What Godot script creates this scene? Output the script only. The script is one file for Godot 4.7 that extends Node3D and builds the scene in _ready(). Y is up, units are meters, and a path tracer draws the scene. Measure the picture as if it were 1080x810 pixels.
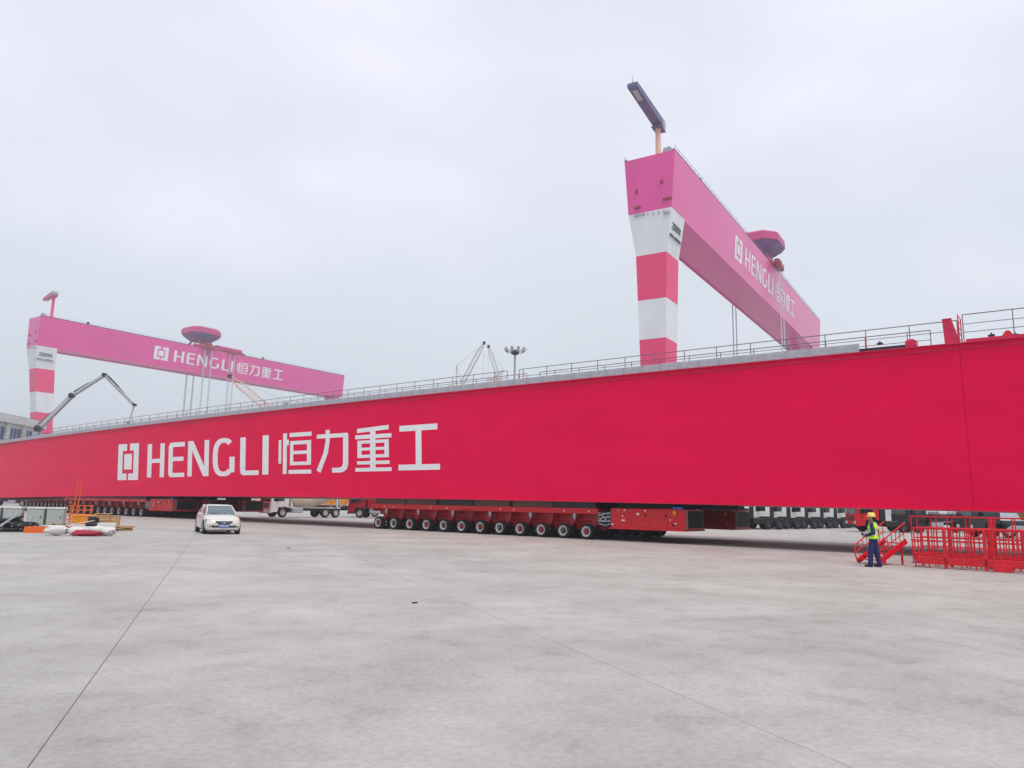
extends Node3D
# A shipyard apron: a long red crane girder on self-propelled transporters, two red gantry cranes behind it.

const PITCH := 0.1638
const ROLL := 0.0206
const EYE := 1.684

var M := {}
var taken := {}
var rng := RandomNumberGenerator.new()

# ------------------------------------------------------------------ mesh helpers
func nst() -> SurfaceTool:
	var st := SurfaceTool.new()
	st.begin(Mesh.PRIMITIVE_TRIANGLES)
	return st

func tri(st: SurfaceTool, a: Vector3, b: Vector3, c: Vector3, ctr: Vector3, g := -1) -> void:
	st.set_smooth_group(g)
	if (b - a).cross(c - a).dot((a + b + c) / 3.0 - ctr) > 0.0:
		st.add_vertex(a); st.add_vertex(c); st.add_vertex(b)
	else:
		st.add_vertex(a); st.add_vertex(b); st.add_vertex(c)

func quad(st: SurfaceTool, a: Vector3, b: Vector3, c: Vector3, d: Vector3, ctr: Vector3, g := -1) -> void:
	tri(st, a, b, c, ctr, g)
	tri(st, a, c, d, ctr, g)

# box with chamfered edges, lo..hi, placed by xf
func box(st: SurfaceTool, lo: Vector3, hi: Vector3, ch := 0.0, xf := Transform3D.IDENTITY) -> void:
	var c := (lo + hi) * 0.5
	var h := (hi - lo) * 0.5
	var k: float = min(ch, min(h.x, min(h.y, h.z)) * 0.9)
	var ctr := xf * c
	var p := {}
	for sx in [-1, 1]:
		for sy in [-1, 1]:
			for sz in [-1, 1]:
				p[[sx, sy, sz, 0]] = xf * (c + Vector3(sx * h.x, sy * (h.y - k), sz * (h.z - k)))
				p[[sx, sy, sz, 1]] = xf * (c + Vector3(sx * (h.x - k), sy * h.y, sz * (h.z - k)))
				p[[sx, sy, sz, 2]] = xf * (c + Vector3(sx * (h.x - k), sy * (h.y - k), sz * h.z))
	for s in [-1, 1]:
		quad(st, p[[s, -1, -1, 0]], p[[s, 1, -1, 0]], p[[s, 1, 1, 0]], p[[s, -1, 1, 0]], ctr)
		quad(st, p[[-1, s, -1, 1]], p[[1, s, -1, 1]], p[[1, s, 1, 1]], p[[-1, s, 1, 1]], ctr)
		quad(st, p[[-1, -1, s, 2]], p[[1, -1, s, 2]], p[[1, 1, s, 2]], p[[-1, 1, s, 2]], ctr)
	if k > 0.0:
		for a in [-1, 1]:
			for b in [-1, 1]:
				quad(st, p[[a, b, -1, 0]], p[[a, b, 1, 0]], p[[a, b, 1, 1]], p[[a, b, -1, 1]], ctr)
				quad(st, p[[a, -1, b, 0]], p[[a, 1, b, 0]], p[[a, 1, b, 2]], p[[a, -1, b, 2]], ctr)
				quad(st, p[[-1, a, b, 1]], p[[1, a, b, 1]], p[[1, a, b, 2]], p[[-1, a, b, 2]], ctr)
				for d in [-1, 1]:
					tri(st, p[[a, b, d, 0]], p[[a, b, d, 1]], p[[a, b, d, 2]], ctr)

func tube(st: SurfaceTool, a: Vector3, b: Vector3, ra: float, rb := -1.0, n := 8, caps := true) -> void:
	if rb < 0.0: rb = ra
	var d := (b - a).normalized()
	var u := d.cross(Vector3.UP if absf(d.y) < 0.95 else Vector3.RIGHT).normalized()
	var v := d.cross(u)
	var ctr := (a + b) * 0.5
	for i in n:
		var t0 := TAU * i / n
		var t1 := TAU * (i + 1) / n
		var e0 := u * cos(t0) + v * sin(t0)
		var e1 := u * cos(t1) + v * sin(t1)
		quad(st, a + e0 * ra, a + e1 * ra, b + e1 * rb, b + e0 * rb, ctr, 1 if n > 4 else -1)
		if caps:
			tri(st, a, a + e0 * ra, a + e1 * ra, ctr)
			tri(st, b, b + e0 * rb, b + e1 * rb, ctr)

func path(st: SurfaceTool, pts: Array, r: float, n := 6) -> void:
	for i in pts.size() - 1:
		tube(st, pts[i], pts[i + 1], r, r, n)

# square bar between two points
func bar(st: SurfaceTool, a: Vector3, b: Vector3, w: float, h: float) -> void:
	var d := (b - a)
	var l := d.length()
	d /= l
	var s := d.cross(Vector3.UP if absf(d.y) < 0.99 else Vector3.RIGHT).normalized()
	var u := s.cross(d)
	box(st, Vector3(0, -h / 2, -w / 2), Vector3(l, h / 2, w / 2), 0.0, Transform3D(Basis(d, u, s), a))

# outline in the xy plane extruded z0..z1
func prism(st: SurfaceTool, poly: Array, z0: float, z1: float, xf := Transform3D.IDENTITY) -> void:
	var pv := PackedVector2Array()
	for q in poly: pv.append(Vector2(q[0], q[1]))
	var idx := Geometry2D.triangulate_polygon(pv)
	var inz := xf * Vector3(pv[0].x, pv[0].y, (z0 + z1) / 2)
	for i in range(0, idx.size(), 3):
		for z in [z0, z1]:
			var a := xf * Vector3(pv[idx[i]].x, pv[idx[i]].y, z)
			var b := xf * Vector3(pv[idx[i + 1]].x, pv[idx[i + 1]].y, z)
			var c := xf * Vector3(pv[idx[i + 2]].x, pv[idx[i + 2]].y, z)
			var n: Vector3 = xf.basis.z * (z0 + z1 - 2.0 * z)
			tri(st, a, b, c, (a + b + c) / 3.0 + n)
	var cw := Geometry2D.is_polygon_clockwise(pv)
	for i in pv.size():
		var p := pv[i]
		var q := pv[(i + 1) % pv.size()]
		var nn := Vector2(q.y - p.y, p.x - q.x) * (-1.0 if cw else 1.0)
		var mid := (p + q) / 2.0 - nn.normalized() * 0.01
		quad(st, xf * Vector3(p.x, p.y, z0), xf * Vector3(q.x, q.y, z0), xf * Vector3(q.x, q.y, z1), xf * Vector3(p.x, p.y, z1), xf * Vector3(mid.x, mid.y, (z0 + z1) / 2))

# profile of (radius, height) turned round the y axis of xf
func lathe(st: SurfaceTool, prof: Array, n: int, xf := Transform3D.IDENTITY, smooth := true) -> void:
	for k in prof.size() - 1:
		var r0: float = prof[k][0]; var y0: float = prof[k][1]
		var r1: float = prof[k + 1][0]; var y1: float = prof[k + 1][1]
		for i in n:
			var a := TAU * i / n
			var b := TAU * (i + 1) / n
			var p0 := Vector3(cos(a) * r0, y0, sin(a) * r0)
			var p1 := Vector3(cos(b) * r0, y0, sin(b) * r0)
			var q0 := Vector3(cos(a) * r1, y1, sin(a) * r1)
			var q1 := Vector3(cos(b) * r1, y1, sin(b) * r1)
			# outward is to the right of the profile's direction
			var m := Vector2(y1 - y0, r0 - r1)
			var e := Vector3(cos((a + b) / 2) * m.x, m.y, sin((a + b) / 2) * m.x).normalized()
			var c := (p0 + p1 + q0 + q1) / 4.0 - e
			var g := k + 2 if not smooth else 1
			if r0 > 1e-5: tri(st, xf * p0, xf * p1, xf * q1, xf * c, g)
			if r1 > 1e-5: tri(st, xf * p0, xf * q1, xf * q0, xf * c, g)

# closed rings of equal size joined in order
func loft(st: SurfaceTool, rings: Array, caps := true, g := 1) -> void:
	var all := Vector3.ZERO
	for k in rings.size() - 1:
		var A: Array = rings[k]
		var B: Array = rings[k + 1]
		var c := Vector3.ZERO
		for p in A: c += p
		for p in B: c += p
		c /= A.size() * 2.0
		for i in A.size():
			var j := (i + 1) % A.size()
			quad(st, A[i], A[j], B[j], B[i], c, g)
		all = c
		if caps and k == 0: fan(st, A, c)
		if caps and k == rings.size() - 2: fan(st, B, c)

func fan(st: SurfaceTool, ring: Array, ctr: Vector3) -> void:
	var m := Vector3.ZERO
	for p in ring: m += p
	m /= ring.size()
	for i in ring.size(): tri(st, m, ring[i], ring[(i + 1) % ring.size()], ctr)

func mesh_of(st: SurfaceTool) -> ArrayMesh:
	st.generate_normals()
	return st.commit()

func inst(called: String, mesh: Mesh, m: Material, parent: Node, xf := Transform3D.IDENTITY) -> MeshInstance3D:
	var o := MeshInstance3D.new()
	o.name = called
	o.mesh = mesh
	o.material_override = m
	o.transform = xf
	parent.add_child(o, true)
	return o

func obj(called: String, st: SurfaceTool, m: Material, parent: Node) -> MeshInstance3D:
	return inst(called, mesh_of(st), m, parent)

func numbered(called: String) -> String:
	while called.length() > 4 and called[-4] == "_" and called.right(3).is_valid_int(): called = called.left(-4)
	var n: int = taken.get(called, 0)
	taken[called] = n + 1
	return called if n == 0 else "%s_%03d" % [called, n]

func tag(o: Node, label: String, category: String, group := "") -> Node:
	o.set_meta("label", label)
	o.set_meta("category", category)
	if group: o.set_meta("group", group)
	return o

func thing(called: String, label: String, category: String, at := Vector3.ZERO, turn := 0.0, group := "") -> Node3D:
	var o := Node3D.new()
	o.name = numbered(called)
	add_child(o)
	o.position = at
	o.rotation.y = turn
	tag(o, label, category, group)
	return o

func solo(called: String, st: SurfaceTool, m: Material, label: String, category: String, at := Vector3.ZERO, turn := 0.0, group := "") -> MeshInstance3D:
	var o := obj(numbered(called), st, m, self)
	o.position = at
	o.rotation.y = turn
	tag(o, label, category, group)
	return o

func dup(o: Node3D, label: String, at: Vector3, turn: float) -> Node3D:
	var c: Node3D = o.duplicate()
	c.name = numbered(String(o.name))
	add_child(c)
	c.position = at
	c.rotation.y = turn
	c.set_meta("label", label)
	return c

func group_node(called: String, parent: Node, xf := Transform3D.IDENTITY) -> Node3D:
	var o := Node3D.new()
	o.name = called
	o.transform = xf
	parent.add_child(o, true)
	return o

func T(x: float, y: float, z: float, turn := 0.0) -> Transform3D:
	return Transform3D(Basis(Vector3.UP, turn), Vector3(x, y, z))

# ------------------------------------------------------------------ materials
func noise_tex(size: int, freq: float, oct: int, lo: Color, hi: Color, sd: int, kind := FastNoiseLite.TYPE_SIMPLEX_SMOOTH, a := 0.0, b := 1.0) -> NoiseTexture2D:
	var n := FastNoiseLite.new()
	n.noise_type = kind
	n.seed = sd
	n.frequency = freq
	n.fractal_octaves = oct
	var t := NoiseTexture2D.new()
	t.width = size; t.height = size
	t.seamless = true
	t.generate_mipmaps = false
	t.noise = n
	var g := Gradient.new()
	g.offsets = PackedFloat32Array([a, b])
	g.colors = PackedColorArray([lo, hi])
	t.color_ramp = g
	return t

func mat(c: Color, rough := 0.6, metal := 0.0, tex: Texture2D = null, scale := Vector3.ONE, world := false) -> StandardMaterial3D:
	var m := StandardMaterial3D.new()
	m.albedo_color = c
	m.roughness = rough
	m.metallic = metal
	if tex:
		m.albedo_texture = tex
		m.uv1_triplanar = true
		m.uv1_world_triplanar = world
		m.uv1_scale = scale
	return m

func make_materials() -> void:
	var grime := noise_tex(512, 0.012, 5, Color(0.91, 0.905, 0.90), Color(1, 1, 1), 3, FastNoiseLite.TYPE_SIMPLEX_SMOOTH, 0.25, 0.7)
	var sheet := noise_tex(512, 0.006, 4, Color(0.972, 0.965, 0.97), Color(1, 1, 1), 8, FastNoiseLite.TYPE_SIMPLEX_SMOOTH, 0.2, 0.75)
	var rub := noise_tex(512, 0.05, 4, Color(0.5, 0.5, 0.5), Color(1, 1, 1), 5)
	M.grime = grime
	# girder paint: horizontal sheeting marks stretched along the girder
	M.girder = mat(Color(0.95, 0.0, 0.30), 0.3, 0.0, sheet, Vector3(0.05, 0.16, 0.05))
	M.girder.metallic_specular = 0.22
	var dents := noise_tex(512, 0.012, 3, Color.BLACK, Color.WHITE, 61)
	dents.color_ramp = null
	dents.as_normal_map = true
	dents.bump_strength = 5.0
	M.girder.normal_enabled = true
	M.girder.normal_texture = dents
	M.girder.normal_scale = 0.12
	M.girder_edge = mat(Color(0.84, 0.01, 0.30), 0.4, 0.0, grime, Vector3(0.2, 0.5, 0.2))
	M.crane_red_hazed = mat(Color(0.90, 0.25, 0.60), 0.26, 0.0, sheet, Vector3(0.01, 0.05, 0.01))  # red paled towards mauve: distance haze is mixed into the paint colour
	M.trolley_red = mat(Color(0.76, 0.15, 0.46), 0.5, 0.0, sheet, Vector3(0.05, 0.05, 0.05))
	M.trolley_floor = mat(Color(0.42, 0.22, 0.50), 0.6)
	M.band_red_hazed = mat(Color(0.93, 0.16, 0.44), 0.45, 0.0, sheet, Vector3(0.02, 0.05, 0.02))  # red pushed towards pink, haze put into the colour
	M.crane_white = mat(Color(0.90, 0.91, 0.92), 0.55, 0.0, sheet, Vector3(0.05, 0.02, 0.05))
	M.jib = mat(Color(0.36, 0.33, 0.50), 0.5, 0.0, sheet, Vector3(0.05, 0.05, 0.05))
	M.letter = mat(Color(0.96, 0.96, 0.97), 0.5, 0.0, sheet, Vector3(0.1, 0.5, 0.1))
	M.letter_far = mat(Color(0.92, 0.92, 0.93), 0.55)
	M.ink = mat(Color(0.07, 0.07, 0.08), 0.7)
	M.red = mat(Color(0.80, 0.01, 0.09), 0.42, 0.0, grime, Vector3(0.6, 0.6, 0.6))
	M.dark_red = mat(Color(0.62, 0.02, 0.09), 0.5, 0.0, grime, Vector3(0.6, 0.6, 0.6))
	M.rail_red = mat(Color(0.86, 0.02, 0.14), 0.4, 0.0, grime, Vector3(0.8, 0.8, 0.8))
	M.rubber = mat(Color(0.105, 0.105, 0.11), 0.9, 0.0, rub, Vector3(3, 3, 3))
	M.rim = mat(Color(0.74, 0.72, 0.72), 0.45, 0.0, grime, Vector3(2, 2, 2))
	M.hub_red = mat(Color(0.52, 0.10, 0.13), 0.6, 0.0, grime, Vector3(3, 3, 3))
	M.hub_grey = mat(Color(0.27, 0.27, 0.29), 0.55, 0.2)
	M.black = mat(Color(0.09, 0.09, 0.10), 0.6, 0.0, grime, Vector3(1, 1, 1))
	M.dark_steel = mat(Color(0.22, 0.22, 0.25), 0.55, 0.3, grime, Vector3(1, 1, 1))
	M.rail_steel = mat(Color(0.47, 0.44, 0.48), 0.5, 0.3)
	M.galv = mat(Color(0.66, 0.68, 0.72), 0.5, 0.0, grime, Vector3(0.5, 0.5, 0.5))
	M.coping = mat(Color(0.70, 0.71, 0.75), 0.6, 0.0, grime, Vector3(0.3, 0.9, 0.3))
	M.cabinet = mat(Color(0.68, 0.71, 0.70), 0.5, 0.0, grime, Vector3(1.2, 1.2, 1.2))
	M.white_paint = mat(Color(0.88, 0.88, 0.88), 0.35, 0.0, grime, Vector3(0.6, 0.6, 0.6))
	M.car_white = mat(Color(0.83, 0.825, 0.795), 0.25)
	M.car_white.clearcoat_enabled = true
	M.car_white.clearcoat = 1.0
	M.car_white.clearcoat_roughness = 0.06
	M.glass = mat(Color(0.10, 0.13, 0.15), 0.05)
	M.glass.metallic_specular = 0.8
	M.car_glass = mat(Color(0.34, 0.40, 0.44), 0.06)  # lighter than the other glass: the sky reflection is put into its colour
	M.car_glass.metallic_specular = 0.8
	M.blue_glass = mat(Color(0.16, 0.24, 0.48), 0.08)
	M.chrome = mat(Color(0.75, 0.76, 0.78), 0.15, 1.0)
	M.headlamp = mat(Color(0.52, 0.55, 0.57), 0.05, 0.4)
	M.lamp = mat(Color(0.85, 0.87, 0.88), 0.08)
	M.yellow = mat(Color(0.93, 0.58, 0.05), 0.45, 0.0, grime, Vector3(0.7, 0.7, 0.7))
	M.orange = mat(Color(0.90, 0.40, 0.06), 0.5, 0.0, grime, Vector3(1.5, 1.5, 1.5))
	M.beige = mat(Color(0.82, 0.78, 0.70), 0.5, 0.0, grime, Vector3(0.4, 0.4, 0.4))
	M.wood = mat(Color(0.74, 0.60, 0.44), 0.8, 0.0, grime, Vector3(0.6, 5.0, 5.0))
	M.timber = mat(Color(0.42, 0.33, 0.29), 0.85, 0.0, grime, Vector3(0.5, 4.0, 4.0))
	M.sack = mat(Color(0.86, 0.85, 0.84), 0.8, 0.0, grime, Vector3(3, 3, 3))
	M.tarp = mat(Color(0.66, 0.10, 0.22), 0.6, 0.0, grime, Vector3(2, 2, 2))
	M.plate_blue = mat(Color(0.10, 0.36, 0.75), 0.4)
	M.lattice = mat(Color(0.86, 0.68, 0.60), 0.55)
	M.lattice_grey = mat(Color(0.68, 0.62, 0.59), 0.55)
	M.lattice_white = mat(Color(0.84, 0.80, 0.78), 0.55)
	M.boom = mat(Color(0.72, 0.74, 0.75), 0.45, 0.0, grime, Vector3(0.3, 0.3, 0.3))
	M.rope = mat(Color(0.74, 0.76, 0.78), 0.6)
	M.wall = mat(Color(0.80, 0.80, 0.80), 0.8, 0.0, grime, Vector3(0.1, 0.1, 0.1))
	M.helmet = mat(Color(0.93, 0.79, 0.42), 0.35)
	M.hivis = mat(Color(0.72, 0.95, 0.10), 0.75)
	M.hivis.vertex_color_use_as_albedo = true
	M.hivis.albedo_color = Color(1, 1, 1)
	M.body = mat(Color(1, 1, 1), 0.8)
	M.body.vertex_color_use_as_albedo = true
	M.sealant = mat(Color(0.43, 0.43, 0.42), 0.9)
	# concrete: cloudy patches, tyre streaks, scuffs and stains, with fine grain over them
	var worn := worn_concrete()
	var fine := noise_tex(1024, 0.035, 6, Color(0.94, 0.938, 0.93), Color(1, 1, 1), 33, FastNoiseLite.TYPE_SIMPLEX_SMOOTH, 0.2, 0.7)
	var bump := noise_tex(512, 0.06, 5, Color.BLACK, Color.WHITE, 44)
	M.concrete = []
	for k in 4:
		var v: float = [1.0, 0.988, 1.01, 0.975][k]
		var m := mat(Color(0.735 * v, 0.726 * v, 0.708 * v), 0.75, 0.0, worn, Vector3.ONE / 33.0, true)
		m.detail_enabled = true
		m.detail_blend_mode = BaseMaterial3D.BLEND_MODE_MUL
		m.detail_albedo = fine
		m.detail_uv_layer = BaseMaterial3D.DETAIL_UV_2
		m.uv2_triplanar = true
		m.uv2_world_triplanar = true
		m.uv2_scale = Vector3.ONE * 0.29
		m.uv2_offset = Vector3(k * 0.19, 0, k * 0.41)
		m.heightmap_enabled = true
		m.heightmap_texture = bump
		m.heightmap_scale = 0.1
		M.concrete.append(m)

func worn_concrete() -> ImageTexture:
	var n := 1536
	var big := FastNoiseLite.new()
	big.seed = 21; big.frequency = 0.006; big.fractal_octaves = 5
	var mid := FastNoiseLite.new()
	mid.seed = 90; mid.frequency = 0.03; mid.fractal_octaves = 4
	mid.domain_warp_enabled = true; mid.domain_warp_amplitude = 25.0
	var a := big.get_seamless_image(n, n).get_data()
	var b := mid.get_seamless_image(n, n).get_data()
	var f := PackedFloat32Array()
	f.resize(n * n)
	for i in n * n:
		var v := (a[i] - 128) * 0.13 + (b[i] - 128) * 0.075
		if b[i] < 92: v -= (92 - b[i]) * 0.14
		f[i] = 236.0 + v
	var q := RandomNumberGenerator.new()
	q.seed = 404
	for k in 230:
		var x := q.randf() * n
		var y := q.randf() * n
		# mostly along the girder's line of travel, some across
		var ang: float = [0.66, 0.62, 0.1, -0.15, 0.75, 1.2][q.randi() % 6] + q.randfn(0.0, 0.12)
		var bend := q.randfn(0.0, 0.0012)
		var steps := q.randi_range(50, 330)
		var rad := q.randf_range(1.5, 7.0)
		var amt := q.randf_range(0.6, 2.0) * (1.0 if q.randf() < 0.7 else -0.8)
		var fade := q.randf() * TAU
		for s in steps:
			x += cos(ang) * 1.5; y += sin(ang) * 1.5
			ang += bend
			var w := amt * (0.5 + 0.5 * sin(s * 0.05 + fade)) * minf(1.0, minf(s, steps - s) / 30.0)
			var ri := int(ceil(rad))
			for dy in range(-ri, ri + 1):
				for dx in range(-ri, ri + 1):
					var d := sqrt(dx * dx + dy * dy) / rad
					if d < 1.0:
						var p := posmod(int(y) + dy, n) * n + posmod(int(x) + dx, n)
						f[p] -= w * (1.0 - d) * (0.5 + b[p] / 256.0) * 3.0 / rad
	for k in 120:
		var x := q.randi() % n
		var y := q.randi() % n
		var rad := q.randf_range(1.5, 16.0)
		var amt := q.randf_range(3.0, 13.0)
		for dy in range(-int(rad), int(rad) + 1):
			for dx in range(-int(rad), int(rad) + 1):
				var p := posmod(y + dy, n) * n + posmod(x + dx, n)
				var d := sqrt(dx * dx + dy * dy) / rad + (b[p] - 128) / 90.0
				if d < 1.0: f[p] -= amt * minf(1.0, (1.0 - d) * 3.0)
	var out := PackedByteArray()
	out.resize(n * n * 3)
	for i in n * n:
		var v := clampf(f[i], 120.0, 255.0)
		var warm := (236.0 - v) * 0.10
		out[i * 3] = int(v); out[i * 3 + 1] = int(v - maxf(0.0, warm * 0.3)); out[i * 3 + 2] = int(v - maxf(0.0, warm))
	return ImageTexture.create_from_image(Image.create_from_data(n, n, false, Image.FORMAT_RGB8, out))

# ------------------------------------------------------------------ lettering
func rc(x0: float, y0: float, x1: float, y1: float) -> Array:
	return [[x0, y0], [x1, y0], [x1, y1], [x0, y1]]

func glyph_strokes() -> Dictionary:
	var g := {}
	g.logo = [rc(0, 0, .23, 1), rc(.2, .81, .43, 1), rc(.2, 0, .44, .18), rc(.76, 0, 1, 1), rc(.57, .81, .8, 1), rc(.52, 0, .8, .18), rc(.31, .29, .68, .72)]
	g.H = [rc(0, 0, .26, 1), rc(.75, 0, 1, 1), rc(.2, .43, .8, .55)]
	g.E = [[[0, .12], [.05, .04], [.14, 0], [1, 0], [1, .12], [.27, .12], [.27, .87], [1, .87], [1, 1], [.14, 1], [.05, .96], [0, .88]], rc(.2, .46, .93, .58)]
	g.N = [rc(0, 0, .21, 1), rc(.79, 0, 1, 1), [[0, 1], [.25, 1], [1, 0], [.75, 0]]]
	var ring := []
	var back := []
	for i in 23:
		var a := deg_to_rad(48.0 + i * 12.0)
		var k := 0.75
		var cx := signf(cos(a)) * pow(absf(cos(a)), k)
		var cy := signf(sin(a)) * pow(absf(sin(a)), k)
		ring.append([.5 + .5 * cx, .5 + .5 * cy])
		back.push_front([.5 + .27 * cx, .5 + .38 * cy])
	g.G = [ring + back, rc(.77, .1, 1, .5)]
	g.L = [[[0, .14], [.05, .04], [.15, 0], [1, 0], [1, .12], [.29, .12], [.29, 1], [0, 1]]]
	g.I = [rc(0, 0, 1, 1)]
	g.heng = [rc(0, .26, .085, .84), rc(.14, 0, .26, 1), rc(.24, .70, .32, .84), rc(.34, .90, 1, 1), rc(.36, .21, .46, .80), rc(.87, .21, .99, .80), rc(.4, .71, .93, .80), rc(.4, .475, .93, .555), rc(.4, .21, .93, .29), rc(.32, 0, 1, .095)]
	g.li = [rc(0, .81, .98, .905), [[.29, 1], [.42, 1], [.42, .72], [.36, .45], [.13, 0], [0, .06], [.22, .46], [.29, .75]], [[.84, .88], [1, .88], [1, .2], [.96, .08], [.86, .015], [.74, 0], [.5, 0], [.5, .11], [.72, .11], [.81, .14], [.84, .22]]]
	g.zhong = [[[.05, .865], [.93, .905], [.93, 1], [.05, .96]], rc(0, .725, 1, .815), rc(.06, .30, .18, .69), rc(.81, .30, .93, .69), rc(.1, .62, .9, .69), rc(.1, .465, .9, .53), rc(.1, .30, .9, .37), rc(.05, .155, .95, .23), rc(0, 0, 1, .08), rc(.42, .02, .57, .93)]
	g.gong = [rc(.03, .87, .95, 1), rc(.43, .05, .57, .95), rc(0, 0, 1, .125)]
	return g

# the union of the strokes cut into trapezoids that do not overlap; unit square in the xy plane
func glyph_mesh(strokes: Array) -> ArrayMesh:
	var ys := []
	var edges := []
	for k in strokes.size():
		var s: Array = strokes[k]
		for i in s.size():
			var p: Array = s[i]
			var q: Array = s[(i + 1) % s.size()]
			ys.append(float(p[1]))
			if absf(p[1] - q[1]) > 1e-6:
				edges.append([Vector2(p[0], p[1]), Vector2(q[0], q[1]), k])
	for i in edges.size():
		for j in i:
			var x = Geometry2D.segment_intersects_segment(edges[i][0], edges[i][1], edges[j][0], edges[j][1])
			if x != null: ys.append(x.y)
	ys.sort()
	var st := nst()
	st.set_smooth_group(-1)
	for b in ys.size() - 1:
		var y0: float = ys[b]
		var y1: float = ys[b + 1]
		if y1 - y0 < 1e-5: continue
		var ym := (y0 + y1) / 2
		var spans := []
		for k in strokes.size():
			var cut := []
			for e in edges:
				if e[2] == k and (e[0].y - ym) * (e[1].y - ym) < 0.0:
					var d: Vector2 = (e[1] - e[0]) / (e[1].y - e[0].y)
					cut.append([e[0].x + d.x * (ym - e[0].y), e[0].x + d.x * (y0 - e[0].y), e[0].x + d.x * (y1 - e[0].y)])
			cut.sort_custom(func(m, n): return m[0] < n[0])
			for i in range(0, cut.size() - 1, 2): spans.append([cut[i], cut[i + 1]])
		spans.sort_custom(func(m, n): return m[0][0] < n[0][0])
		var out := []
		for s in spans:
			if out and s[0][0] <= out[-1][1][0] + 1e-6:
				if s[1][0] > out[-1][1][0]: out[-1][1] = s[1]
			else: out.append([s[0], s[1]])
		for s in out:
			quad(st, Vector3(s[0][1], y0, 0), Vector3(s[1][1], y0, 0), Vector3(s[1][2], y1, 0), Vector3(s[0][2], y1, 0), Vector3(0.5, 0.5, -10))
	return mesh_of(st)

# ------------------------------------------------------------------ the girder on the transporters
const GB := 2.082
const GH := 6.57
const SLOPE := 0.07
const G_TURN := -0.6623
const G_AT := Vector3(21.2615, 0, -27.2656)

func cam_y(t: float) -> float:
	return -0.48 * pow((t + 40.0) / 60.0, 2)

# cross section of (y, z) points swept along the girder with its camber
func sweep(st: SurfaceTool, cross: Array, t0: float, t1: float, step := 6.0) -> void:
	var n := maxi(1, int(ceil((t1 - t0) / step)))
	var rings := []
	for i in n + 1:
		var t := lerpf(t0, t1, float(i) / n)
		var r := []
		for c in cross: r.append(Vector3(t, c[0] + cam_y(t), c[1]))
		rings.append(r)
	loft(st, rings, true, -1)

func yz(y0: float, z0: float, y1: float, z1: float) -> Array:
	return [[y0, z0], [y1, z0], [y1, z1], [y0, z1]]

func girder_point(t: float, y: float, z: float) -> Vector3:
	return Vector3(t, y + cam_y(t), z)

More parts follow.
